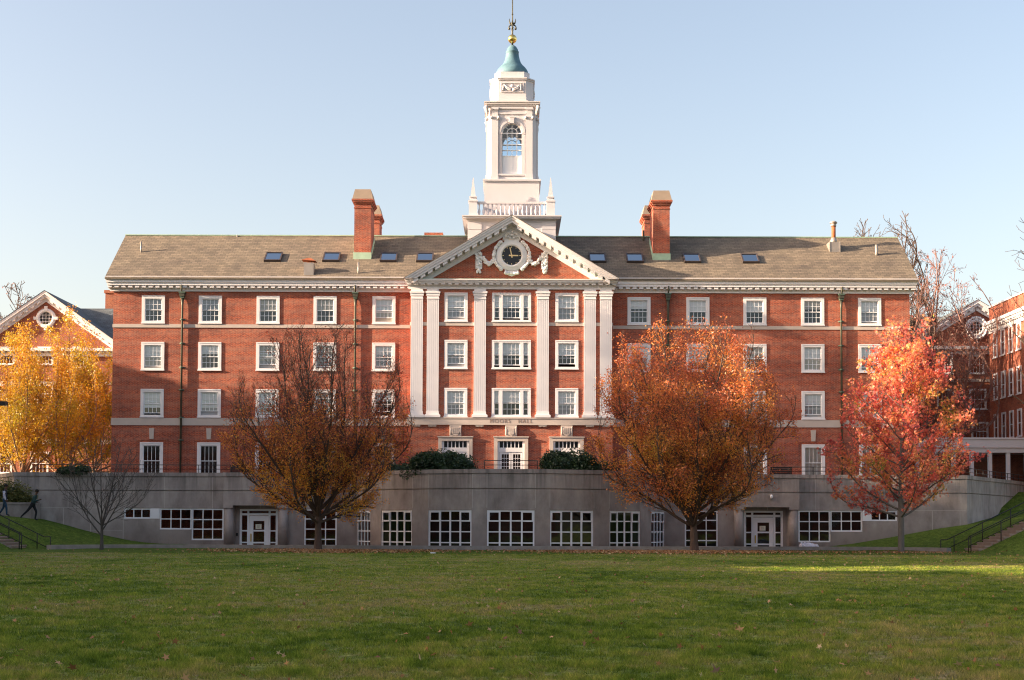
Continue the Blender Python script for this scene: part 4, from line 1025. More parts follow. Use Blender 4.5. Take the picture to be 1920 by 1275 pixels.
def cards(name, pos, size, matk, hue, parent=None, shape='quad', up=None, rng=None, origin=None):
    """leaf-sized faces as one mesh (numpy)."""
    n = len(pos); rng = rng or np.random.default_rng(1); pos = np.asarray(pos, dtype=np.float32); size = np.broadcast_to(size, (n,)).astype(np.float32)
    a = rng.normal(size=(n, 3)); a /= np.linalg.norm(a, axis=1, keepdims=True)
    if up is not None: a[:, 2] *= up; a /= np.linalg.norm(a, axis=1, keepdims=True)
    b_ = rng.normal(size=(n, 3)); b_ -= a * (a * b_).sum(1, keepdims=True); b_ /= np.linalg.norm(b_, axis=1, keepdims=True)
    if shape == 'quad': T = [(-.5, 0), (0, -.32), (.5, 0), (0, .32)]
    elif shape == 'star':
        T = []
        for k in range(5):
            q = math.pi * 2 * k / 5; T.append((.55 * math.cos(q), .55 * math.sin(q))); T.append((.20 * math.cos(q + .63), .20 * math.sin(q + .63)))
    k = len(T); T = np.array(T, dtype=np.float32)
    V = pos[:, None, :] + (a[:, None, :] * T[None, :, :1] + b_[:, None, :] * T[None, :, 1:]) * size[:, None, None]
    org = ORG[parent.name] if parent else Vector((0, 0, 0)); V = (V - np.array(org)).reshape(-1, 3)
    return rawmesh(name, V, k, n, matk, hue, parent)
def rawmesh(name, V, k, n, matk, hue, parent=None):
    me = bpy.data.meshes.new(name); me.vertices.add(n * k); me.vertices.foreach_set('co', V.astype(np.float32).ravel())
    me.loops.add(n * k); me.loops.foreach_set('vertex_index', np.arange(n * k, dtype=np.int32))
    me.polygons.add(n); me.polygons.foreach_set('loop_start', np.arange(0, n * k, k, dtype=np.int32))
    try: me.polygons.foreach_set('loop_total', np.full(n, k, dtype=np.int32))
    except Exception: pass
    me.update(calc_edges=True); at = me.attributes.new('hue', 'FLOAT', 'FACE'); at.data.foreach_set('value', np.clip(hue, 0, 1).astype(np.float32))
    me.materials.append(M[matk]); ob = bpy.data.objects.new(name, me); COL.objects.link(ob)
    if parent: ob.parent = parent; ORG[ob.name] = ORG[parent.name]
    else: ORG[ob.name] = Vector((0, 0, 0))
    return ob
rng = np.random.default_rng(5)
NB = 800000
u = rng.random(NB); dist = 13.2 * (69.3 / 13.2) ** (u ** 1.12)             # denser close to the camera
yy = -93 + dist; xx = (rng.random(NB) * 2 - 1) * (dist * .375 + .3)
cl = np.array([noise.noise(Vector((x * 1.2, y * 1.2, 0))) * .6 + .8 * noise.noise(Vector((x * 3.6, y * 3.6, 3))) + .45 * noise.noise(Vector((x * 9, y * 9, 5))) for x, y in zip(xx, yy)])
keep = cl > rng.normal(size=NB) * .25 - .12; xx, yy, cl, dist = xx[keep], yy[keep], cl[keep], dist[keep]; n = len(xx)
zz = np.array([H(x, y) for x, y in zip(xx, yy)])
hgt = (.02 + .035 * rng.random(n) + .085 * np.clip(cl, 0, 1)) * np.clip(1.15 - .012 * dist, .4, 1); wd_ = .0042 * (dist / 13.0) ** 1.0 * (.7 + .6 * rng.random(n))
an = rng.random(n) * 2 * np.pi; ln = rng.normal(size=(n, 2)) * .6
V = np.zeros((n, 3, 3), dtype=np.float32)
V[:, 0] = np.stack([xx - np.cos(an) * wd_, yy - np.sin(an) * wd_, zz - .003], 1); V[:, 1] = np.stack([xx + np.cos(an) * wd_, yy + np.sin(an) * wd_, zz - .003], 1)
V[:, 2] = np.stack([xx + ln[:, 0] * hgt, yy + ln[:, 1] * hgt, zz + hgt], 1)
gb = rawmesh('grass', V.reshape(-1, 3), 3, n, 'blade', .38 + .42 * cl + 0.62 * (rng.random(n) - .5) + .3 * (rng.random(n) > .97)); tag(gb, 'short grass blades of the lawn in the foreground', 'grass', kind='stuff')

# terrace floor (paving and beds behind the parapet)
mt = plain('terrace_paving', (.20, .17, .15), .9, 0, .3, 1.2); M['paving'] = mt
m = B('paving'); pl = [(p[0], p[1] + .25) for p in plan]; poly = [(-300, 14)] + pl + [(300, 14), (300, 400), (-300, 400)]
m.add([(x, y, TER) for x, y in poly], [tuple(range(len(poly)))]); g = m.build('terrace_ground'); tag(g, 'raised terrace level behind the parapet', kind='structure')
# stone kerb along the foot of the wall
kp = [(P(112, 1024, -17.0).x, -17.6), (P(150, 1022, -15).x, -16.0), (P(190, 1022, -14.5).x, -14.6), (-22, -13.8)] + [(-20, -12.6)] 
kerbpath = [(-25.6, -15.6), (-24.4, -14.2), (-22.5, -13.2), (-19, -12.3), (-14, -12.6), (-9, -13.2), (-4.5, -13.6), (0, -13.75), (4.5, -13.6), (9, -13.2), (14, -12.6), (19, -12.3), (21.5, -12.9), (23.5, -14.1), (24.4, -15.2)]
m = B('kerb'); band(m, kerbpath, -.0, .42, .1, .52); m.add([(x, y, 0) for x, y in kerbpath[:1]], [])
g = m.build('kerb'); tag(g, 'low stone kerb along the foot of the concrete wall', kind='structure')
m = B('paving'); inner = [(x, y + .4) for x, y in kerbpath[1:-1]]; m.add([(x, y, .345) for x, y in inner + [(20.5, -4.9), (-22, -4.9)]], [tuple(range(len(inner) + 2))])
g = m.build('path'); tag(g, 'narrow paved strip between kerb and wall', kind='structure')

# ------------------------------------------------------------------ steps and rails
def steps(s, x0, lab):
    y0, y1 = -17.2, -14.8; n = 14; e = empty('stone_steps', (s * x0, -16, .35), lab, 'steps')
    for k in range(n):
        z = .38 + k * .165; xa = x0 + k * .34
        m = B('steps'); a, b_ = sorted((s * xa, s * (xa + .42)))
        m.box(a, b_, y0, y1, z - .0, z + .07) if False else m.box(a, b_, y0 + .0, y1, z + .06, z + .135)
        a, b_ = sorted((s * (xa + .04), s * (xa + .40))); m.box(a, b_, y0 + .03, y1 - .03, z - .4, z + .06)
        m.build('step', e, (s * xa, -16, z))
    m = B('steps'); a, b_ = sorted((s * (x0 + n * .34), s * (x0 + n * .34 + 9))); m.box(a, b_, y0, y1, 2.2, 2.62); m.build('landing', e)
    return e
steps(1, 25.5, 'brown stone steps climbing to the right behind the lawn, beside the red tree bank')
steps(-1, 27.2, 'brown stone steps climbing to the left below the running person')
def rail(name, lab, top, posts, low, r=.028, cat='handrail', group=None):
    m = B('iron', True); e = empty(name, (top[0][0], top[0][1], top[0][2]), lab, cat, group)
    m.tube(top, r, 6); m.build('top_rail', e)
    if low: m = B('iron', True); m.tube(low, r * .85, 6); m.build('lower_rail', e)
    for p, q in posts:
        m = B('iron', True); m.tube([p, q], r, 6); m.build('post', e, p)
    return e
for s, x0, k in ((1, 25.5, .485), (-1, 27.2, .485)):
    side = 'right' if s > 0 else 'left'
    for y, st, lb in ((-14.75, -1.3, 'far'), (-17.25, -.55, 'near')):
        zt = lambda x: .45 + k * (x - x0) + .98
        zl = lambda x: .45 + k * (x - x0) + .42
        xe = x0 + 7.5; a = x0 + st; zf = H(s * a, y) + .62
        g0 = x0 + .1 if lb == 'far' else x0 + .1
        top = [(s * a, y, zt(a) + .0 if lb == 'near' else zt(a + .35)), (s * (a + .35), y, zt(a + .35)), (s * xe, y, zt(xe))]
        low = [(s * (a + .0), y, zl(a + .35) - .12), (s * xe, y, zl(xe))]
        posts = [((s * a, y, H(s * a, y) - .1), (s * a, y, top[0][2]))]
        q = a + (.75 if lb == 'far' else .12)
        while q < xe: posts.append(((s * q, y, max(H(s * q, y) - .1, .2)), (s * q, y, zt(q)))); q += 1.65 if lb == 'near' else 1.6
        rail('handrail', f'black iron handrail along the {lb} edge of the {"right-hand steps" if s > 0 else "left-hand steps below the runner"}', top, posts, low)
ZR1, ZR2 = ZT + .50, ZT + .24
def wallrail(pts, lab, step=1.9):
    top = [(x, y, ZR1) for x, y in pts]; low = [(x, y, ZR2) for x, y in pts]; posts = []
    for (a, b_) in zip(pts, pts[1:]):
        a, b_ = Vector(a), Vector(b_); n = max(1, round((b_ - a).length / step))
        for k in range(n): p = a.lerp(b_, k / n); posts.append(((p.x, p.y, ZT - .05), (p.x, p.y, ZR1)))
    p = pts[-1]; posts.append(((p[0], p[1], ZT - .05), (p[0], p[1], ZR1)))
    rail('railing', lab, top, posts, low, .022, 'railing')
wallrail([(XS_(66), YS + .3), (XS_(430), YS + .3)], 'thin black railing on top of the concrete wall left of the big brown tree')
wallrail([AP(-9, BR - .25), AP(0, BR - .25), AP(9, BR - .25)], 'short black railing on the bow of the wall between the two dark shrubs')
wallrail([(XS_(1480), YS + .3), (28.75, YS + .3), (41.2, 14.2)], 'thin black railing on top of the concrete wall behind the red tree', 1.6)
for px, lab in ((446, 'dark slatted bench on the terrace behind the brown tree'), (1472, 'dark slatted bench on the terrace right of the orange tree')):
    x = XS_(px); e = empty('bench', (x, YS + .8, TER), lab, 'bench'); y = YS + .8
    m = B('iron'); [m.box(x - .7, x + .7, y + k * .1, y + k * .1 + .07, TER + .45, TER + .48) for k in range(4)]; m.build('seat', e)
    m = B('iron'); [m.box(x - .7, x + .7, y + .42, y + .45, TER + .72 + k * .13, TER + .82 + k * .13) for k in range(4)]; m.build('backrest', e)
    for sx in (-.66, .6): 
        m = B('iron'); m.box(x + sx, x + sx + .06, y, y + .05, TER, TER + .45); m.box(x + sx, x + sx + .06, y + .38, y + .419, TER, TER + 1.2); m.box(x + sx, x + sx + .06, y, y + .38, TER + .40, TER + .448); m.build('leg', e)

# ------------------------------------------------------------------ neighbouring buildings
def simple_window(par, X, w, h, cols=4, dk='darkglass'):
    """X places a window whose sill centre is the local origin, wall plane is local y=0"""
    o = X @ Vector((0, 0, 0)); t = .16
    m = B('white'); m.xf = X
    m.box(-w / 2, w / 2, -.06, .02, h - t, h); m.box(-w / 2, w / 2, -.06, .02, 0, t * .8); m.box(-w / 2, -w / 2 + t, -.06, .02, t * .8, h - t); m.box(w / 2 - t, w / 2, -.06, .02, t * .8, h - t); m.box(-w / 2 - .06, w / 2 + .06, -.12, -.062, -.04, .05)
    wn = m.build('window', par, o)
    m = B('frame'); m.xf = X; iw = w / 2 - t; zl, zh = t * .8, h - t; zm = (zl + zh) / 2
    m.box(-iw, iw, -.03, .0, zm - .03, zm + .03)
    for k in range(1, cols): x = -iw + 2 * iw * k / cols; m.box(x - .012, x + .012, -.025, .0, zl, zm - .03); m.box(x - .012, x + .012, -.025, .0, zm + .03, zh)
    m.build('sash', wn)
    m = B('dark'); m.xf = X; m.add([(-iw, .004, zl), (iw, .004, zl), (iw, .004, zh), (-iw, .004, zh)], [(0, 1, 2, 3)])
    if dk == 'blind': m.mat('greyblind'); m.add([(-iw, .002, zm), (iw, .002, zm), (iw, .002, zh), (-iw, .002, zh)], [(0, 1, 2, 3)])
    m.mat('glass'); m.add([(-iw, -.01, zl), (iw, -.01, zl), (iw, -.01, zh), (-iw, -.01, zh)], [(0, 1, 2, 3)]); m.build('pane', wn)
def gable_house(lab, cx, Y, hw, zap, slope, rows, ocz, roofside, wreath):
    e = empty('gabled_hall', (cx, Y + 8, TER), lab, 'building'); ze = zap - slope * hw
    m = B('brick2'); m.add([(cx - hw, Y, 0), (cx + hw, Y, 0), (cx + hw, Y, ze), (cx, Y, zap - .1), (cx - hw, Y, ze)], [(0, 1, 2, 3, 4)])
    for s in (-1, 1): m.add([(cx + s * hw, Y, 0), (cx + s * hw, Y + 14, 0), (cx + s * hw, Y + 14, ze), (cx + s * hw, Y, ze)], [(0, 1, 2, 3) if s > 0 else (3, 2, 1, 0)])
    m.build('wall', e)
    m = B('white'); 
    for a, b_, yy in ((0, .28, -.55), (.28, .5, -.42), (.5, .85, -.14)):
        for s in (-1, 1):
            xa, xb = hw + .45 - a / slope, hw + .45 - b_ / slope; zb = zap - slope * (hw + .45)
            pl = [(cx + s * xa, zb), (cx, zap - a), (cx, zap - b_), (cx + s * xb, zb)]
            m.prism(pl if s < 0 else pl[::-1], Y + yy, Y + .2)
    for s in (-1, 1):
        for k in range(12):
            x = .4 + k * (hw - .4) / 12; pl = [(cx + s * x, zap - .5 - slope * x - .16), (cx + s * (x + .26), zap - .5 - slope * (x + .26) - .16), (cx + s * (x + .26), zap - .502 - slope * (x + .26)), (cx + s * x, zap - .502 - slope * x)]
            m.prism(pl if s > 0 else pl[::-1], Y - .40, Y - .142)
    m.box(cx - hw - .4, cx + hw + .4, Y - .5, Y + .1, ze - .35, ze - .1); m.box(cx - hw - .1, cx + hw + .1, Y - .12, Y + .1, ze - .75, ze - .45)
    for k in range(26): x = cx - hw + k * 2 * hw / 26; m.box(x, x + .25, Y - .38, Y + .1, ze - .45, ze - .352)
    m.build('pediment', e)
    m = B('slateblue'); hw2 = hw + .5
    for s in (-1, 1): m.add([(cx, Y - .6, zap + .04), (cx + s * hw2, Y - .6, zap - slope * hw2 + .04), (cx + s * hw2, Y + 14, zap - slope * hw2 + .04), (cx, Y + 14, zap + .04)], [(0, 1, 2, 3) if s < 0 else (3, 2, 1, 0)])
    a, b_ = roofside; zr = zap - .3
    m.add([(a, Y + .9, ze + .1), (b_, Y + .9, ze + .1), (b_, Y + 7, zr), (a, Y + 7, zr)], [(0, 1, 2, 3)])
    m.build('roof', e)
    m = B('brick2'); m.add([(a, Y + 1.5, 0), (b_, Y + 1.5, 0), (b_, Y + 1.5, ze + .1), (a, Y + 1.5, ze + .1)], [(0, 1, 2, 3)]); m.build('side_wing', e)
    m = B('stone'); m.box(cx - hw - .02, cx + hw + .02, Y - .06, Y + .1, ze - 3.1, ze - 2.85); m.box(cx - hw - .02, cx + hw + .02, Y - .06, Y + .1, TER + 4.0, TER + 4.4); m.build('stone_belt', e)
    for x, z0, w, h in rows: simple_window(e, Matrix.Translation((x, Y, z0)), w, h)
    X = Matrix.Translation((cx, Y, ocz)) @ Matrix.Rotation(math.pi / 2, 4, 'X'); r = .52
    m = B('white', True); m.xf = X; m.lathe([(r + .3, 0), (r + .3, .1), (r + .1, .16), (r, .12), (r, .03)], 0, 0, 28); m.sm = False
    for k in range(4): m.xf = X @ Matrix.Rotation(k * math.pi / 2, 4, 'Z'); m.box(r + .1, r + .48, -.12, .12, 0, .19)
    if wreath:
        m.sm = True; m.xf = X
        for k in range(36): t = k * math.pi / 18; m.ball(((r + .36) * math.cos(t), (r + .36) * math.sin(t), .1), .12 + .03 * (k % 2), 6)
        m.ball((0, -(r + .75), .1), .16, 6); m.sm = False
    m.xf = X
    for k in (-1, 0, 1): q = k * r / 2; hh = math.sqrt(r * r - q * q); m.box(q - .02, q + .02, -hh, hh, .04, .08); m.box(-hh, hh, q - .02, q + .02, .041, .079)
    w = m.build('round_window', e, (cx, Y, ocz)); m = B('dark'); m.xf = X; m.frustum(0, 0, 24, r - .005, r - .005, 0, .03); m.build('pane', w)
    return e
Y = 22; sc_ = lambda px: P(px, 700, Y).x; zz_ = lambda px, py: P(px, py, Y).z
rows = []
for px, py0, py1, w in ((12, 650, 684, 1.35), (85, 650, 684, 1.35), (150, 650, 690, 1.35), (12, 720, 756, 1.35), (85, 720, 756, 1.35), (150, 718, 758, 1.35), (12, 778, 815, 1.35), (148, 776, 812, 1.35), (77, 847, 890, 1.5), (10, 850, 888, 1.4)):
    rows.append((sc_(px), zz_(px, py1), w, zz_(px, py0) - zz_(px, py1)))
gable_house('brick hall with white pediment and round window behind the yellow trees', sc_(85), Y, 6.6, zz_(85, 547), .705, rows, zz_(85, 597), (sc_(85), -22), False)
m = B('brick2'); xc = P(197.5, 560, 33).x; m.box(xc, xc + 2.5, 33, 34.2, TER, ZC(546, 33) - .3); m.box(xc - .1, xc + 2.6, 32.9, 34.3, ZC(546, 33) - .3, ZC(540.5, 33) - .3); m.build('chimney', bpy.data.objects['gabled_hall'])
Y = 25; rows = []
for px, py0, py1, w in ((1772, 665, 701, 1.3), (1831, 665, 701, 1.35), (1833, 729, 768, 1.45), (1836, 791, 826, 1.45), (1772, 729, 768, 1.45), (1772, 791, 826, 1.45)):
    rows.append((sc_(px), zz_(px, py1), w, zz_(px, py0) - zz_(px, py1)))
gable_house('brick hall with white pediment and wreathed round window behind bare branches', sc_(1831), Y, 6.4, zz_(1831, 564), .60, rows, zz_(1831, 615), (22, sc_(1831)), True)
# right wing running towards the camera
e = empty('brick_wing', (47, 14, TER), 'tall brick wing with narrow white windows at the right edge', 'building'); x0, ya, yb_ = 39.75, 2, 22; zt = 1.7 + 411 * .0442
m = B('brick2'); m.box(x0, 55, ya, yb_, 0, zt); m.build('wall', e)
zc_ = 1.7 + 379 * .0442
m = B('white'); m.box(x0 - .55, x0, ya - .5, yb_ + .1, zc_ - .1, zc_ + .15); m.box(x0 - .42, x0, ya - .4, yb_, zc_ - .3, zc_ - .1); m.box(x0 - .12, x0, ya - .1, yb_, zc_ - .75, zc_ - .42)
for k in range(40): y = ya + k * .5; m.box(x0 - .36, x0, y, y + .26, zc_ - .42, zc_ - .3)
m.box(x0 - .1, 55.1, ya - .1, yb_ + .1, zt, zt + .12)
m.build('cornice', e)
for k in range(8):
    y = 20.5 - k * 1.75 - (.5 if k > 3 else 0)
    for z1, z0 in ((17.75, 15.55), (14.3, 12.1), (10.95, 8.75)):
        X = Matrix.Translation((x0, y, z0)) @ Matrix.Rotation(-math.pi / 2, 4, 'Z'); simple_window(e, X, .95, z1 - z0, 1, 'blind')
# white glazed connector
e = empty('glazed_passage', (36, 12, TER), 'white glazed passage linking the brick buildings behind the red tree', 'building'); Y = 12
zf1, zf0 = P(1880, 824, Y).z, P(1880, 846, Y).z
m = B('white'); m.box(27, 52, Y - .35, Y + 3, zf0 + .25, zf1); m.box(27, 52, Y - .45, Y + 3.1, zf1, zf1 + .12); m.box(27.1, 51.9, Y - .2, Y + 2.9, zf0 - .12, zf0 + .25); m.build('roof', e)
m = B('brick2'); m.box(27, 52, Y + 2.6, Y + 2.9, TER, zf0); m.build('wall', e)
for k in range(14):
    x = P(1857, 860, Y).x - 1.42 + (k - 6) * 1.42 * .97 
    m = B('white'); m.box(x - .11, x + .11, Y - .1, Y + .12, TER, zf0 - .121); m.box(x - .16, x + .16, Y - .14, Y + .16, TER, TER + .2); m.build('post', e, (x, Y, TER))
    m = B('darkglass'); m.add([(x + .17, Y + .02, TER + .1), (x + 1.21, Y + .02, TER + .1), (x + 1.21, Y + .02, zf0 - .15), (x + .17, Y + .02, zf0 - .15)], [(0, 1, 2, 3)]); m.build('pane', e, (x + .7, Y, TER))
    m = B('frame'); [m.box(a, a + .06, Y, Y + .05, TER, zf0 - .122) for a in (x + .111, x + 1.21)]; m.box(x + .171, x + 1.21, Y, Y + .05, TER, TER + .2); m.build('door_frame', e, (x + .7, Y, TER))
# ------------------------------------------------------------------ trees
def env_r(prof, z):
    if z < prof[0][0] or z > prof[-1][0]: return 0
    return lerpt(z, prof)
class Tree:
    def __init__(s, seed, base, prof, cxoff=0.0, flat=1.0):
        s.r = random.Random(seed); s.base = Vector(base); s.prof = prof; s.br = []; s.tips = []; s.cx = cxoff; s.flat = flat; s.vis = 1.0
    def inside(s, p, k=1.0):
        q = p - s.base; r = env_r(s.prof, q.z); a = math.atan2(q.y, q.x)
        r *= 1 + .22 * noise.noise(Vector((math.cos(a) * 2.2, math.sin(a) * 2.2, q.z * .8 + s.base.x)))
        return math.hypot(q.x - s.cx, q.y / s.flat) < r * k
    def branch(s, p, d, ln, r, lvl, maxl, up=.1, wig=.06, kids=None, seglen=.35, nolimit=False):
        n = max(3, int(ln / seglen)); st = ln / n; pts = [p.copy()]; rs = [r]; d = d.normalized()
        for i in range(n):
            d = (d + Vector((s.r.gauss(0, wig), s.r.gauss(0, wig), s.r.gauss(0, wig) + up * .1))).normalized(); p = p + d * st
            if not nolimit and lvl == 1 and not s.inside(p, .93):
                q = p - s.base; h_ = Vector((q.x - s.cx, q.y, 0)); h_ = h_.normalized() if h_.length > .01 else h_
                d = (d - h_ * .16 + Vector((0, 0, .14))).normalized()
                if q.z > s.prof[-1][0] or (env_r(s.prof, q.z) < .1 and i > 3): break
            elif not nolimit and lvl > 1 and not s.inside(p, 1.05) and i > 1: break
            pts.append(p.copy()); rs.append(r * (1 - .85 * (i + 1) / n) if lvl > 0 else r * (1 - .35 * (i + 1) / n))
        s.br.append((pts, rs, lvl)); return pts, rs
def side_dir(rr, d, ang, upb=0.0):
    a = Vector((rr.gauss(0, 1), rr.gauss(0, 1), rr.gauss(0, 1) + upb)); a -= d * a.dot(d)
    if a.length < 1e-3: a = d.orthogonal()
    a.normalize(); return (d * math.cos(ang) + a * math.sin(ang)).normalized()
def grow(t, pts, rs, lvl, maxl, spec):
    """spec[lvl] = (spacing, start fraction, len range, angle range, up, wiggle)"""
    if lvl > maxl: return
    sp, st, (l0, l1), (a0, a1), up, wig = spec[lvl]
    tot = sum((b - a).length for a, b in zip(pts, pts[1:])); s0 = 0; nxt = tot * st
    for i in range(len(pts) - 1):
        L_ = (pts[i + 1] - pts[i]).length; d = (pts[i + 1] - pts[i]).normalized() if L_ > 0 else Vector((0, 0, 1))
        while nxt <= s0 + L_:
            f = (nxt - s0) / max(L_, 1e-6); p = pts[i].lerp(pts[i + 1], f); r = rs[i] * (1 - f) + rs[i + 1] * f
            fr = nxt / tot; ln = t.r.uniform(l0, l1) * (1 - .35 * fr)
            nd = side_dir(t.r, d, R(t.r.uniform(a0, a1)), .4)
            q = t.branch(p, nd, ln, max(.0035, min(r * .6, .012 * ln + .003)), lvl, maxl, up, wig, seglen=max(.15, ln / 7))
            if lvl == maxl: t.tips.append(q[0])
            grow(t, q[0], q[1], lvl + 1, maxl, spec)
            nxt += sp * t.r.uniform(.7, 1.3)
        s0 += L_
    if lvl == maxl: t.tips.append(pts)
def finish(t, name, label, cat, group, bark, leaves, sides=(9, 6, 4, 3, 3), minr=0.0):
    e = empty(name, t.base, label, cat, group); m = B(bark, True)
    for pts, rs, lvl in t.br: m.tube(pts, [max(r, minr) for r in rs], sides[min(lvl, 4)], cap=lvl == 0)
    m.build('trunk', e)
    if leaves:
        n, size, matk, dens, huef, shape, spread = leaves
        rg = np.random.default_rng(int(abs(t.base.x) * 10) + 3); tips = t.tips; r = random.Random(5); P_, Hh = [], []
        wts = []
        for pts in tips:
            q = pts[len(pts) // 2] - t.base; wts.append(max(1e-4, dens(q)))
        ch = random.Random(6).choices(range(len(tips)), wts, k=n)
        for i in ch:
            pts = tips[i]; k = r.randrange(len(pts) - 1); p = pts[k].lerp(pts[k + 1], r.random()) + Vector((r.gauss(0, spread), r.gauss(0, spread), r.gauss(0, spread)))
            P_.append(p); q = p - t.base; Hh.append(huef(q, r))
        sz = size * rg.uniform(.65, 1.3, n); cards('crown', [tuple(p) for p in P_], sz, matk, np.array(Hh), e, shape, rng=rg)
    return e
def vase(seed, base, prof, fork, nl, r0, spec, maxl, tilt=(8, 62), up=.35, cx=0, lean=0, flat=1.0):
    t = Tree(seed, base, prof, cx, flat); b = Vector(base)
    pts, rs = t.branch(b - Vector((0, 0, .15)), Vector((lean, 0, 1)), fork + .15, r0, 0, maxl, 0, .012, seglen=.3, nolimit=True)
    rs[0] *= 1.35; rs[1] *= 1.1
    top = prof[-1][0]
    for k in range(nl):
        az = k * 2.39996 + t.r.uniform(-.3, .3); q = (k + .5) / nl; inc = R(tilt[0] + (tilt[1] - tilt[0]) * q ** .8)
        h = len(pts) - 1 - int(t.r.uniform(0, 2.9)); p = pts[max(1, h)]
        d = Vector((math.cos(az) * math.sin(inc), math.sin(az) * math.sin(inc) * flat, math.cos(inc)))
        ln = (top - fork) * (1.05 - .25 * q)
        a = t.branch(p, d, ln, r0 * (.50 - .18 * q), 1, maxl, up, .035, seglen=.4)
        grow(t, a[0], a[1], 2, maxl, spec)
    return t
gr1 = lambda v: lambda q, r: v
M['leaf_rust'] = leafmat('leaf_rust', [(0, (.38, .08, .05)), (.3, (.58, .15, .06)), (.55, (.76, .27, .05)), (.8, (.86, .40, .045)), (1, (.76, .48, .05))])
M['leaf_orange'] = leafmat('leaf_orange', [(0, (.42, .09, .045)), (.3, (.62, .165, .055)), (.55, (.76, .27, .055)), (.8, (.80, .37, .055)), (1, (.66, .43, .06))])
M['leaf_red'] = leafmat('leaf_red', [(0, (.42, .06, .07)), (.25, (.72, .13, .11)), (.5, (.88, .26, .16)), (.75, (.90, .38, .14)), (.92, (.76, .46, .09)), (1, (.32, .34, .06))])
M['leaf_gold'] = leafmat('leaf_gold', [(0, (.38, .13, .02)), (.3, (.56, .27, .02)), (.65, (.62, .39, .022)), (1, (.42, .38, .03))])
M['leaf_yellow'] = leafmat('leaf_yellow', [(0, (.34, .19, .02)), (.4, (.52, .34, .02)), (.75, (.46, .38, .025)), (1, (.20, .24, .025))])
M['leaf_pink'] = leafmat('leaf_pink', [(0, (.22, .06, .05)), (.5, (.40, .12, .09)), (1, (.50, .22, .14))])
M['needle'] = leafmat('juniper', [(0, (.012, .028, .014)), (.5, (.028, .06, .026)), (1, (.07, .12, .045))], .15)
M['needle2'] = leafmat('olive_shrub', [(0, (.06, .07, .02)), (.5, (.13, .14, .035)), (1, (.24, .21, .06))], .25)

M['barkpink'] = barkmat('bark_pink', (.15, .07, .055), (.28, .16, .13))
M['barkdark'] = barkmat('bark_dark', (.03, .026, .025), (.13, .115, .105))
def gz(x, y, d=.03): return H(x, y) - d
# the big brown half-bare tree
def pxX(px, Y): return (px - 958) / 2604 * (Y + 93)
Yt = -16.2; x = pxX(597, Yt); b = (x, Yt, gz(x, Yt))
pf = [(1.3, .6), (1.9, 2.3), (2.6, 3.3), (3.6, 4.1), (4.8, 4.7), (6, 5.0), (7.2, 5.1), (8.4, 4.9), (9.8, 4.3), (11, 3.5), (12.4, 2.2)]
spec = {2: (.42, .12, (1.8, 4.0), (18, 50), .3, .05), 3: (.30, .12, (.8, 1.8), (20, 46), .3, .06), 4: (.26, .15, (.4, .85), (25, 50), .3, .07)}
t = vase(21, b, pf, 2.2, 20, .225, spec, 4, (5, 80), .22)
hue = lambda q, r: min(1, max(0, .60 - .08 * (q.z - 4.5) + .25 * noise.noise(q * .6) + r.gauss(0, .18)))
finish(t, 'autumn_tree', 'large vase-shaped tree with thinning rust-brown leaves and bare upper twigs left of the clock front', 'tree', 'autumn trees in front of the wall', 'bark',
       (48000, .105, 'leaf_rust', lambda q: (1.5 if q.z < 4.5 else 1.0 if q.z < 6.3 else max(.2, 1 - (q.z - 6.3) * .28)) * max(.05, 1 + 1.5 * noise.noise(q * .9)), hue, 'quad', .10), minr=.006)
print('T1', len(t.br), len(t.tips))
# the dense orange tree
Yt = -16.0; x = pxX(1302, Yt); b = (x, Yt, gz(x, Yt))
pf = [(1.8, 1.4), (2.3, 2.9), (3.0, 3.8), (4.0, 4.6), (5.2, 5.1), (6.6, 5.5), (8.2, 5.4), (9.6, 4.8), (10.6, 4.1), (11.6, 3.1), (12.8, 1.6)]
t = vase(34, b, pf, 2.1, 21, .25, spec, 4, (5, 80), .2, cx=-.35)
hue = lambda q, r: min(1, max(0, .52 - .03 * (q.z - 5) + .5 * noise.noise(q * .45) + r.gauss(0, .16)))
finish(t, 'autumn_tree', 'large round tree thick with orange-brown leaves right of the clock front', 'tree', 'autumn trees in front of the wall', 'bark',
       (88000, .107, 'leaf_orange', lambda q: (1.0 if q.z < 11 else .7) * max(.05, 1 + 1.5 * noise.noise(q * .85)), hue, 'quad', .12), minr=.006)
print('T2', len(t.br), len(t.tips))
# the red tree
Yt = -16.6; x = pxX(1689, Yt); b = (x, Yt, gz(x, Yt)); t = Tree(8, b, [(1.9, 2.2), (2.6, 3.6), (3.6, 4.1), (4.6, 4.7), (5.8, 5.1), (7, 4.8), (8.4, 4.0), (9.8, 3.1), (11.2, 2.1), (12.2, 1.3), (13, .5)])
pts, rs = t.branch(Vector(b) - Vector((0, 0, .15)), Vector((.0, 0, 1)), 12.4, .165, 0, 3, 0, .010, seglen=.35, nolimit=True)
rs = [.185 * (1 - .93 * i / len(rs)) for i in range(len(rs))]; t.br[0] = (pts, rs, 0)
sp3 = {2: (.34, .15, (.9, 1.7), (25, 48), .3, .06), 3: (.24, .1, (.3, .7), (28, 55), .2, .08)}
h = 2.1; k = 0
while h < 12.1:
    i = min(len(pts) - 2, int(h / .35)); az = k * 2.39996 + t.r.uniform(-.4, .4); inc = R(max(30, 84 - 3.8 * h) + t.r.uniform(-6, 6))
    a = t.branch(pts[i], Vector((math.cos(az) * math.sin(inc), math.sin(az) * math.sin(inc), math.cos(inc))), 6.1 - .33 * h, max(.012, rs[i] * .42), 1, 3, .35, .05, seglen=.35)
    grow(t, a[0], a[1], 2, 3, sp3); h += .17; k += 1
hue = lambda q, r: min(1, max(0, .49 + .012 * (q.z - 6) + .55 * noise.noise(q * .55) + r.gauss(0, .17)))
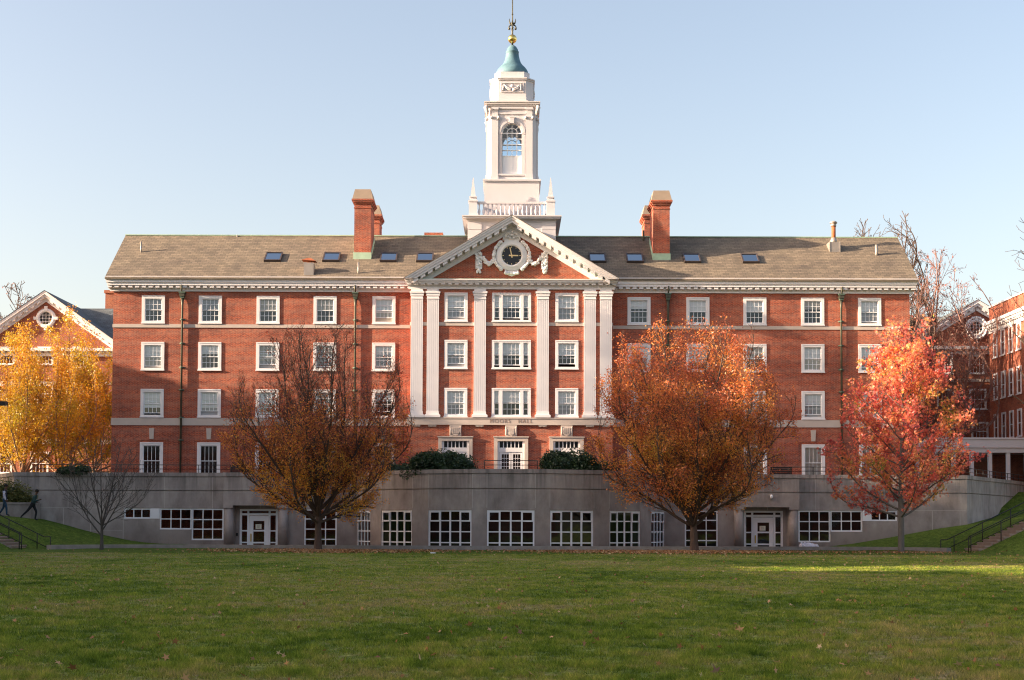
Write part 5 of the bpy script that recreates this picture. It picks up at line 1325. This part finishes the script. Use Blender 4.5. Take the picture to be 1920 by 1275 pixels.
finish(t, 'autumn_tree', 'conical tree with bright red and orange star-shaped leaves at the right end of the wall', 'tree', 'autumn trees in front of the wall', 'barkgrey',
       (21000, .178, 'leaf_red', lambda q: (1.0 if q.z < 11.5 else .45) * (1 + .8 * noise.noise(q * .9)), hue, 'star', .10), minr=.008)
print('T3', len(t.br), len(t.tips))
# small bare tree
Yt = -15.9; x = pxX(192, Yt); b = (x, Yt, gz(x, Yt)); t = Tree(5, b, [(1.0, .6), (2, 1.6), (3, 2.5), (4, 3.0), (5.2, 2.8), (6.2, 1.8)])
t = vase(41, b, [(1.0, .8), (2, 1.7), (3, 2.4), (4, 2.9), (5.2, 2.6), (6.3, 1.6)], 1.35, 9, .11, {2: (.42, .2, (1.3, 2.4), (20, 44), .4, .06), 3: (.28, .15, (.5, 1.2), (22, 46), .3, .07)}, 3, (6, 62), .35)
finish(t, 'bare_tree', 'small leafless tree with forked grey stem by the kerb at left', 'tree', None, 'barkdark', None, minr=.009)
# golden trees beyond the left end of the hall
def gold(seed, px, Y, top, rad, n, leafm, lab, fork=1.6, hueo=.5, r0=.19, z0=TER, nl=12):
    x = pxX(px, Y); hgt = top - z0
    pf = [(1.2, rad * .35), (hgt * .28, rad * .8), (hgt * .5, rad), (hgt * .75, rad * .82), (hgt * .92, rad * .5), (hgt, rad * .22)]
    t = vase(seed, (x, Y, z0), pf, fork, nl, r0, {2: (.5, .15, (1.6, 3.0), (22, 42), .4, .05), 3: (.36, .15, (.6, 1.3), (25, 48), .3, .07)}, 3, (8, 86), .08)
    hue = lambda q, r: min(1, max(0, hueo + .6 * noise.noise(q * .5) + r.gauss(0, .15)))
    return finish(t, 'yellow_tree', lab, 'tree', 'yellow trees at the left edge', 'barkpale', (n, .13, leafm, lambda q: 1 + .9 * noise.noise(q * .8), hue, 'quad', .20), minr=.008)
gold(51, 40, 6.5, 16.2, 4.3, 30000, 'leaf_gold', 'golden-orange tree with pale leaning trunks at the far left edge', .9, .5)
gold(52, 112, 7.5, 16.9, 4.0, 30000, 'leaf_gold', 'golden-orange tree under the round window of the left hall', 1.6, .55)
gold(53, 176, 10.5, 15.6, 3.3, 26000, 'leaf_yellow', 'yellow-green tree tight against the left end of the brick hall', 1.6, .5)
gold(54, -40, 11, 15.5, 4.2, 15000, 'leaf_yellow', 'yellow-green tree half outside the left edge of the picture', 1.6, .6)
# bare trees behind
def backtree(seed, px, Y, z0, top, rad, lab, leaves=None, cat='tree', nl=11, group=None, prof=None, r0=.35, bark='bark', tilt=(6, 60), name='bare_tree', minr=.016, dens=None, upv=.2):
    x = pxX(px, Y); hgt = top - z0; pf = prof or [(hgt * .15, rad * .4), (hgt * .4, rad * .9), (hgt * .6, rad), (hgt * .85, rad * .75), (hgt, rad * .35)]
    t = vase(seed, (x, Y, z0), pf, hgt * .22, nl, r0, {2: (.9, .15, (2.4, 4.5), (22, 50), .2, .08), 3: (.65, .12, (1.0, 2.2), (25, 55), .1, .10), 4: (.55, .2, (.5, 1.0), (25, 55), .1, .1)}, 4 if leaves else 4, tilt, upv)
    return finish(t, name, lab, cat, group, bark, (leaves[0], leaves[1], leaves[2], dens or (lambda q: 1 + .9 * noise.noise(q * .3)), lambda q, r: r.random(), 'quad', .12) if leaves else None, minr=minr)
zP = lambda px, py, Y: P(px, py, Y).z
backtree(61, 1650, 19, TER, zP(1650, 402, 19), 4.6, 'bare pale-twigged tree showing above the roof end at right', minr=.020, nl=20)
backtree(62, 1728, 18.5, TER, zP(1740, 452, 18.5), 5.6, 'dark wide-limbed tree with sparse pinkish leaves behind the right end of the hall', (3800, .19, 'leaf_pink'), prof=[(2, 3.0), (4, 4.4), (7, 5.4), (11, 5.7), (14, 5.2), (17, 4.2), (20, 2.2)], tilt=(8, 88), minr=.014, r0=.32, nl=25, bark='barkpink', upv=-.02)
backtree(63, 0, 50, TER, zP(10, 530, 50), 6.5, 'thin reddish tree rising behind the left hall roof', (1500, .22, 'leaf_pink'), minr=.03, nl=16)
backtree(64, 2034, -38, 1.0, 15.5, 2.6, 'bare tree whose branch tips enter at the right edge of the sky', minr=.009, r0=.2, prof=[(3, 1.4), (6, 2.2), (10, 2.6), (13, 2.1), (15, .8)])

# ------------------------------------------------------------------ shrubs
def shrub(lab, c, rx, ry, rz_, n, matk, size=.11, seed=1, lobes=9):
    e = empty('evergreen_shrub', c, lab, 'shrub', None); rg = np.random.default_rng(seed); r = random.Random(seed); c = Vector(c); pts = []; hue = []
    lb = [(Vector((0, 0, 0)), 1.0)] + [(Vector((r.uniform(-.62, .62) * rx, r.uniform(-.5, .5) * ry, r.uniform(0, .35) * rz_)), r.uniform(.35, .55)) for _ in range(lobes)]
    m = B('bark', True)
    for k in range(9): a = k * .7; m.tube([c, c + Vector((math.cos(a) * rx * .5, math.sin(a) * ry * .5, rz_ * .45))], [.05, .02], 5)
    m.build('stem', e)
    while len(pts) < n:
        o, k = r.choice(lb); a = Vector((r.gauss(0, 1), r.gauss(0, 1), abs(r.gauss(0, 1)) - .15)).normalized(); q = r.uniform(.72, 1.03) * (1 + .16 * noise.noise(a * 4 + o))
        p = o + Vector((a.x * rx * k * q, a.y * ry * k * q, a.z * rz_ * (k if k < 1 else .9) * q))
        if p.z < -.25: continue
        pts.append(tuple(c + p)); hue.append(.5 + .5 * noise.noise(p * 2.5) + r.gauss(0, .15))
    m = B('needle', True); m.ball(c + Vector((0, 0, rz_ * .32)), 1, 14, (rx * .5, ry * .45, rz_ * .30)); m.build('inner_foliage', e)
    cards('foliage', pts, rg.uniform(.6, 1.3, n) * size, matk, np.array(hue), e, 'quad', rng=rg); return e
Ysb = -8.6
shrub('broad dark green juniper spilling over the wall left of the central door', (pxX(826, -10.0), -10.0, ZT - .3), 2.45, 1.3, 1.78, 21000, 'needle', .15, 3)
shrub('dark green juniper mound on the wall right of the central door', (pxX(1070, -10.0), -10.0, ZT - .3), 1.8, 1.3, 1.85, 18000, 'needle', .15, 4)
shrub('dark juniper partly hidden by the orange tree', (pxX(1125, -8.4), -8.4, ZT - .25), 1.3, 1.1, 1.1, 8000, 'needle', .12, 5)
shrub('dark juniper partly hidden by the brown tree', (pxX(752, -8.4), -8.4, ZT - .25), 1.3, 1.1, 1.0, 8000, 'needle', .12, 6)
shrub('dark shrub overhanging the wall behind the small bare tree', (pxX(140, -4.7), -4.7, ZT - .1), 1.15, .9, .75, 6000, 'needle', .12, 7)
xx_ = pxX(22, -5.8); shrub('olive-brown bush in the low planter behind the two people', (xx_ - .2, -5.85, 2.9), 1.75, .75, 1.8, 22000, 'needle2', .13, 8)
e = empty('planter_wall', (xx_, -6.5, 1.8), 'low grey planter wall under the olive bush at left', 'planter'); m = B('conc')
xa, xb = pxX(-40, -6.6), pxX(60, -6.6); m.box(xa, xb, -6.7, -6.45, 1.5, 2.90); m.box(xb - .25, xb, -6.45, -5.1, 1.5, 2.899); m.build('wall', e)
m = B('conc'); m.box(xa, xb + .04, -6.74, -6.4, 2.90, 3.03); m.box(xb - .29, xb + .04, -6.4, -5.1, 2.90, 3.03); m.build('coping', e)
m = B('dark'); m.box(xa, xb - .26, -6.44, -5.1, 1.5, 2.8); m.build('soil', e)

# ------------------------------------------------------------------ people
M['skin'] = plain('dark_skin', (.10, .05, .032), .6, 0, .05, 6); M['hair'] = plain('black_hair', (.012, .01, .01), .8, 0, .1, 20)
M['jeans'] = plain('blue_trousers', (.02, .055, .10), .9, 0, .15, 9); M['blackcloth'] = plain('black_cloth', (.013, .015, .02), .9, 0, .2, 9)
M['teal'] = plain('dark_teal_shirt', (.02, .055, .055), .9, 0, .2, 9); M['navy'] = plain('navy_vest', (.012, .02, .035), .9, 0, .2, 9)
M['whitecloth'] = plain('pale_sleeve', (.50, .50, .60), .9, 0, .1, 9); M['shoe'] = plain('shoe', (.03, .03, .035), .7, 0, .2, 9)
def person(label, feet, yaw, J, mats, extra):
    """J: joint name -> (forward, side, up, radius); side + is the person's left."""
    e = empty('person', feet, label, 'person'); me = bpy.data.meshes.new('body')
    names = list(J); idx = {k: i for i, k in enumerate(names)}
    rot = Matrix.Rotation(yaw, 3, 'Z')
    vs = [rot @ Vector((J[k][0], J[k][1], J[k][2])) for k in names]
    par = {'spine': 'pelvis', 'chest': 'spine', 'neck': 'chest', 'chin': 'neck', 'skull': 'chin', 'crown': 'skull'}
    for s in 'lr':
        par.update({f'hip_{s}': 'pelvis', f'knee_{s}': f'hip_{s}', f'ankle_{s}': f'knee_{s}', f'toe_{s}': f'ankle_{s}', f'shoulder_{s}': 'chest', f'elbow_{s}': f'shoulder_{s}', f'wrist_{s}': f'elbow_{s}', f'palm_{s}': f'wrist_{s}'})
    ed = [(idx[par[k]], idx[k]) for k in names if k in par]
    fr = []
    for s in 'lr':     # five short separate fingers on each palm
        w, p = Vector(J[f'wrist_{s}'][:3]), Vector(J[f'palm_{s}'][:3]); d = (p - w).normalized(); sd = d.cross(Vector((0, 1, 0))).normalized() if abs(d.y) < .9 else Vector((1, 0, 0)); o = d.cross(sd)
        for k in range(5):
            off = sd * (.028 - .018 * k) if k < 4 else sd * .045; st = p if k < 4 else w.lerp(p, .4); L_ = (.062, .072, .068, .052, .05)[k]
            a = st + off + d * (.012 if k < 4 else 0); b_ = a + (d + (sd * .7 if k == 4 else Vector((0, 0, 0)))).normalized() * L_ * .55; c = b_ + (d + o * .7).normalized() * L_ * .5
            i = len(vs); vs += [rot @ a, rot @ b_, rot @ c]; ed += [(idx[f'palm_{s}'] if k < 4 else idx[f'wrist_{s}'], i), (i, i + 1), (i + 1, i + 2)]; fr += [.011, .010, .008]
    me.from_pydata(vs, ed, []); ob = bpy.data.objects.new('body', me); COL.objects.link(ob); ob.parent = e; ORG[ob.name] = Vector(feet)
    bm = bmesh.new(); bm.from_mesh(me); sl = bm.verts.layers.skin.verify(); bm.verts.ensure_lookup_table()
    rad = [J[k][3] for k in names] + fr
    for v, r in zip(bm.verts, rad): v[sl].radius = (r, r)
    bm.verts[idx['pelvis']][sl].use_root = True
    for k, (a, b_) in {'chest': (.135, .17), 'spine': (.115, .14), 'pelvis': (.12, .155), 'skull': (.095, .082)}.items(): bm.verts[idx[k]][sl].radius = (a, b_) if k != 'skull' else (b_, a)
    bm.to_mesh(me); bm.free()
    md = ob.modifiers.new('skin', 'SKIN'); md.use_smooth_shade = True; ob.modifiers.new('sub', 'SUBSURF').levels = 2; ob.modifiers['sub'].render_levels = 2
    dg = bpy.context.evaluated_depsgraph_get(); nm = bpy.data.meshes.new_from_object(ob.evaluated_get(dg)); ob.modifiers.clear(); ob.data = nm
    nm.materials.clear()
    for k in mats: nm.materials.append(M[k])
    inv = rot.transposed(); seg_ = [(Vector(J[par[k]][:3]), Vector(J[k][:3]), k) for k in names if k in par]
    for p in nm.polygons:
        c = inv @ p.center; best = min(seg_, key=lambda q: (c - (q[0] + (q[1] - q[0]) * max(0, min(1, (c - q[0]).dot(q[1] - q[0]) / max(1e-6, (q[1] - q[0]).length_squared))))).length)
        p.material_index = extra(best[2], c); p.use_smooth = True
    hd = rot @ Vector(J['skull'][:3]); f = rot @ Vector((1, 0, 0)); sd = rot @ Vector((0, 1, 0)); F0 = Vector(feet)
    m = B('hair', True)
    m.ball(F0 + hd + Vector((0, 0, .045)) - f * .018, .112, 12, (1, .95, .88)); 
    m.build('hair', e)
    m = B('skin', True); m.ball(F0 + hd + f * .105 - Vector((0, 0, .02)), .022, 6, (1, .8, 1.2)); [m.ball(F0 + hd + sd * s * .085 - f * .01 - Vector((0, 0, .01)), .025, 6, (.7, .5, 1.2)) for s in (-1, 1)]
    m.mat('hair'); [m.ball(F0 + hd + f * .092 + sd * s * .033 + Vector((0, 0, .018)), .012, 5) for s in (-1, 1)]; m.mat('rust'); m.ball(F0 + hd + f * .09 - Vector((0, 0, .062)), .018, 6, (.6, 1.4, .4)); m.build('face', e)
    e.scale = (1.08, 1.08, 1.08); return e
# runner leaning forward, knee driving, facing right
Yr = -7.6; xr = pxX(62, Yr); fz = P(62, 975.5, Yr).z; fz = H(xr + .2, Yr)
J = {'pelvis': (0, 0, .93, .13), 'spine': (.05, 0, 1.12, .12), 'chest': (.13, 0, 1.32, .14), 'neck': (.17, 0, 1.49, .06), 'chin': (.21, 0, 1.57, .065), 'skull': (.235, 0, 1.66, .09), 'crown': (.23, 0, 1.73, .06),
     'hip_l': (0, .10, .88, .10), 'knee_l': (.17, .11, .50, .068), 'ankle_l': (.10, .11, .09, .045), 'toe_l': (.27, .11, .04, .038),
     'hip_r': (-.02, -.10, .88, .10), 'knee_r': (-.27, -.11, .55, .068), 'ankle_r': (-.60, -.11, .25, .045), 'toe_r': (-.66, -.11, .10, .036),
     'shoulder_l': (.12, .19, 1.38, .062), 'elbow_l': (-.10, .26, 1.16, .048), 'wrist_l': (.12, .22, 1.05, .032), 'palm_l': (.19, .20, 1.06, .034),
     'shoulder_r': (.14, -.19, 1.38, .062), 'elbow_r': (.16, -.27, 1.10, .048), 'wrist_r': (.40, -.22, 1.16, .032), 'palm_r': (.48, -.20, 1.19, .034)}
def ex(k, c): return 0 if k in ('chin', 'skull', 'crown') or k.startswith('palm') or (k == 'neck' and c.z > 1.46) else 3 if k.startswith('toe') else 2 if k.startswith(('hip', 'knee', 'ankle')) or (k == 'spine' and c.z < .97) else 1
person('person running to the right in dark teal top and black trousers on the grass bank', (xr, Yr, fz), 0, J, ['skin', 'teal', 'blackcloth', 'shoe'], ex)
Y2 = -7.7; x2 = pxX(9, Y2); f2 = H(x2, Y2)
J = {'pelvis': (0, 0, .96, .13), 'spine': (.01, 0, 1.15, .12), 'chest': (.02, 0, 1.36, .145), 'neck': (.04, 0, 1.53, .06), 'chin': (.07, 0, 1.60, .065), 'skull': (.08, 0, 1.70, .09), 'crown': (.07, 0, 1.77, .06),
     'hip_l': (0, .10, .91, .105), 'knee_l': (-.10, .11, .50, .07), 'ankle_l': (-.34, .11, .12, .048), 'toe_l': (-.22, .11, .04, .038),
     'hip_r': (0, -.10, .91, .105), 'knee_r': (.15, -.11, .50, .07), 'ankle_r': (.17, -.11, .09, .048), 'toe_r': (.34, -.11, .04, .038),
     'shoulder_l': (.02, .20, 1.42, .065), 'elbow_l': (-.08, .26, 1.14, .05), 'wrist_l': (.04, .24, .92, .033), 'palm_l': (.08, .23, .85, .034),
     'shoulder_r': (.03, -.20, 1.42, .065), 'elbow_r': (.04, -.27, 1.13, .05), 'wrist_r': (.14, -.25, .92, .033), 'palm_r': (.18, -.24, .85, .034)}
def ex2(k, c):
    if k in ('chin', 'skull', 'crown') or k.startswith('palm') or (k == 'neck' and c.z > 1.5): return 0
    if k.startswith('toe'): return 3
    if k.startswith(('hip', 'knee', 'ankle')) or (k == 'spine' and c.z < 1.0): return 2
    return 4 if k.startswith(('elbow', 'wrist')) else 1
person('person in navy vest with pale sleeves and blue trousers walking at the left edge', (x2, Y2, f2), 0, J, ['skin', 'navy', 'jeans', 'shoe', 'whitecloth'], ex2)

# ------------------------------------------------------------------ small things
c = P(-6, 756, -30); e = empty('street_lamp', (c.x - 1.2, -30, 0), 'dark street lamp head reaching in at the left edge', 'street lamp')
m = B('iron', True); m.tube([(c.x - 1.2, -30, H(c.x - 1.2, -30) - .1), (c.x - 1.2, -30, c.z + .05)], [.09, .06], 8); m.build('pole', e)
m = B('iron'); q = P(12.5, 756, -30).x; m.box(c.x - 1.25, q, -30.18, -29.82, c.z - .1, c.z + .08); m.build('lamp_head', e)
# litter bags
e = empty('rubbish_bags', (pxX(1516, -11.8), -11.8, .35), 'heap of crumpled white plastic sheeting by the right basement window', 'plastic heap'); rg = random.Random(9)
m = B('bag')
for k in range(14):
    cx_ = pxX(1516, -11.8) + rg.uniform(-.48, .48); cz_ = .42 + rg.uniform(0, .34) * (1 - abs(cx_ - pxX(1516, -11.8)) / .7); cy_ = -11.8 + rg.uniform(-.2, .3); vs = []
    n0 = len(m.v); m.ball((cx_, cy_, cz_), rg.uniform(.13, .22), 9, (rg.uniform(.6, 1.3), 1, rg.uniform(.5, 1.2)))
    for i in range(n0, len(m.v)): m.v[i] += Vector([rg.gauss(0, .035) for _ in range(3)])
m.build('plastic_sheet', e)
c = P(811, 1045.5, -24); c.z = H(c.x, c.y) + .02; m = B('bag'); m.box(c.x - .11, c.x + .11, c.y - .05, c.y + .05, c.z, c.z + .06); m.box(c.x + .11, c.x + .16, c.y - .02, c.y + .03, c.z, c.z + .04); o = m.build('litter_cup', None, c); tag(o, 'small white cup lying on the far lawn', 'litter')
# fallen leaves
def litter(n, gen, size, matk, name, label, seed):
    rg = np.random.default_rng(seed); r = random.Random(seed); pts = []
    while len(pts) < n:
        x, y = gen(r)
        pts.append((x, y, H(x, y) + .045))
    sz = size * rg.uniform(.6, 1.4, n); o = cards(name, pts, sz, matk, rg.random(n), None, 'star' if n < 1500 else 'quad', up=.25, rng=rg); tag(o, label, 'fallen leaves', kind='stuff'); return o
M['leaf_dry'] = leafmat('leaf_dry', [(0, (.18, .07, .035)), (.4, (.34, .15, .06)), (.75, (.48, .26, .11)), (1, (.58, .42, .24))], .2)
def near(cx, cy, sx, sy):
    def g(r):
        while True:
            x, y = cx + r.gauss(0, sx), cy + r.gauss(0, sy)
            if y < (-14.3 if abs(x) < 12 else -13.6): return x, y
    return g
litter(5200, near(pxX(625, -17), -17.2, 3.0, 1.8), .12, 'leaf_dry', 'fallen_leaves', 'brown leaves fallen under the brown tree', 1)
litter(6500, near(pxX(1240, -17), -17.0, 3.8, 1.7), .12, 'leaf_dry', 'fallen_leaves', 'orange leaves fallen under the orange tree', 2)
litter(420, near(pxX(1690, -17), -17.2, 2.2, 1.3), .11, 'leaf_dry', 'fallen_leaves', 'reddish leaves fallen under the red tree', 3)
def wide(r):
    while True:
        d = 14 + 62 * r.random() ** .8; x = r.uniform(-.38, .38) * d; y = -93 + d
        return x, y
litter(1000, wide, .085, 'leaf_dry', 'fallen_leaves', 'single dry leaves scattered over the lawn', 4)
litter(300, lambda r: (r.uniform(8, 30), r.uniform(-36, -12)), .09, 'leaf_dry', 'fallen_leaves', 'dry leaves on the right bank and lawn', 6)
litter(60, lambda r: ((lambda d: (r.uniform(-.36, .36) * d, -93 + d))(14 + 14 * r.random())), .12, 'leaf_dry', 'fallen_leaves', 'large curled leaves in the nearest grass', 8)

# ------------------------------------------------------------------ unseen buildings added out of frame to block the sun and darken reflections
def sun_block_hall(lab, x0, x1, y0, y1, zt, zr):
    e = empty('neighbouring_hall', ((x0 + x1) / 2, (y0 + y1) / 2, 0), lab, 'building', None)
    m = B('brick2'); m.box(x0, x1, y0, y1, -1, zt); m.build('wall', e)
    m = B('slateblue'); xm = (x0 + x1) / 2; m.add([(x0 - .5, y0 - .5, zt), (x1 + .5, y0 - .5, zt), (x1 + .5, y1 + .5, zt), (x0 - .5, y1 + .5, zt), (xm, y0 - .4, zr), (xm, y1 + .4, zr)], [(0, 1, 4), (1, 2, 5, 4), (2, 3, 5), (3, 0, 4, 5), (3, 2, 1, 0)]); m.build('roof', e)
    m = B('white'); m.box(x1 - .05, x1 + .4, y0 - .3, y1 + .3, zt - .6, zt - .02); m.build('cornice', e)
    y = y0 + 2
    while y < y1 - 2:
        for z in [2.2 + 3.2 * k for k in range(int((zt - 3) / 3.2))]:
            X = Matrix.Translation((x1, y, z)) @ Matrix.Rotation(math.pi / 2, 4, 'Z')
            m = B('white'); m.xf = X; m.box(-.7, .7, -.06, .02, 0, .15); m.box(-.7, .7, -.06, .02, 1.65, 1.85); m.box(-.7, -.52, -.06, .02, .15, 1.65); m.box(.52, .7, -.06, .02, .15, 1.65); m.mat('glass'); m.box(-.52, .52, -.02, -.01, .15, 1.65); m.build('window', e, X @ Vector((0, 0, 0)))
        y += 3.6
    return e
def added_south_hall():  # added behind the camera so the basement panes reflect something dark
    e = empty('southern_hall', (5, -131, 0), 'long brick hall closing the lawn behind the camera', 'building')
    m = B('brick2'); m.box(-105, 110, -138, -124, -1, 13); m.build('wall', e)
    m = B('slateblue'); m.add([(-105.5, -123.5, 13), (110.5, -123.5, 13), (110.5, -138.5, 13), (-105.5, -138.5, 13), (-105.5, -131, 18), (110.5, -131, 18)], [(0, 4, 5, 1), (3, 2, 5, 4), (0, 3, 4), (1, 5, 2), (0, 1, 2, 3)]); m.build('roof', e)
    for k in range(24):
        for z in (2, 5.6, 9.2): simple_window(e, Matrix.Translation((-98 + 8.6 * k, -124, z)) @ Matrix.Rotation(math.pi, 4, 'Z'), 1.5, 2.0)
SUN = Vector((-.945, -.175, .275)).normalized()
OCC()
# ------------------------------------------------------------------ sky and sun
w = bpy.data.worlds.new('World'); sc.world = w; w.use_nodes = True; nt = w.node_tree; bg = nt.nodes['Background']
sky = nt.nodes.new('ShaderNodeTexSky'); sky.sky_type = 'NISHITA'; sky.sun_disc = False
el = math.asin(SUN.z); az = math.atan2(SUN.x, SUN.y)
sky.sun_elevation = el; sky.sun_rotation = az % (2 * math.pi)
sky.air_density = 1.0; sky.dust_density = 3.2; sky.ozone_density = 1.0; sky.altitude = 30
L(nt, mixc(nt, 1.0, sky.outputs[0], (1.09, .93, .84), 'MULTIPLY'), bg.inputs[0]); bg.inputs[1].default_value = .112
sd = bpy.data.lights.new('sun', 'SUN'); so = bpy.data.objects.new('sun', sd); COL.objects.link(so)
sd.energy = 5.0; sd.angle = R(.55); sd.color = (1, .76, .53)
so.rotation_euler = SUN.to_track_quat('Z', 'Y').to_euler(); so.location = SUN * 300
vs_ = sc.view_settings; vs_.view_transform = 'Standard'; vs_.look = 'None'; vs_.gamma = 1; vs_.use_curve_mapping = False; vs_.exposure = EXPO
sc.cycles.max_bounces = 6; sc.cycles.transparent_max_bounces = 12; sc.cycles.diffuse_bounces = 3; sc.cycles.glossy_bounces = 3
sc.cycles.use_denoising = True; sc.cycles.denoiser = 'OPENIMAGEDENOISE'; sc.cycles.denoising_input_passes = 'RGB_ALBEDO_NORMAL'; sc.cycles.denoising_prefilter = 'NONE'; sc.cycles.filter_width = 1.15; sc.cycles.adaptive_threshold = .006
for o in bpy.data.objects:
    if o.type == 'MESH' and o.parent is None and 'kind' not in o and 'category' not in o: print('untagged', o.name)
print('objects', len(bpy.data.objects))
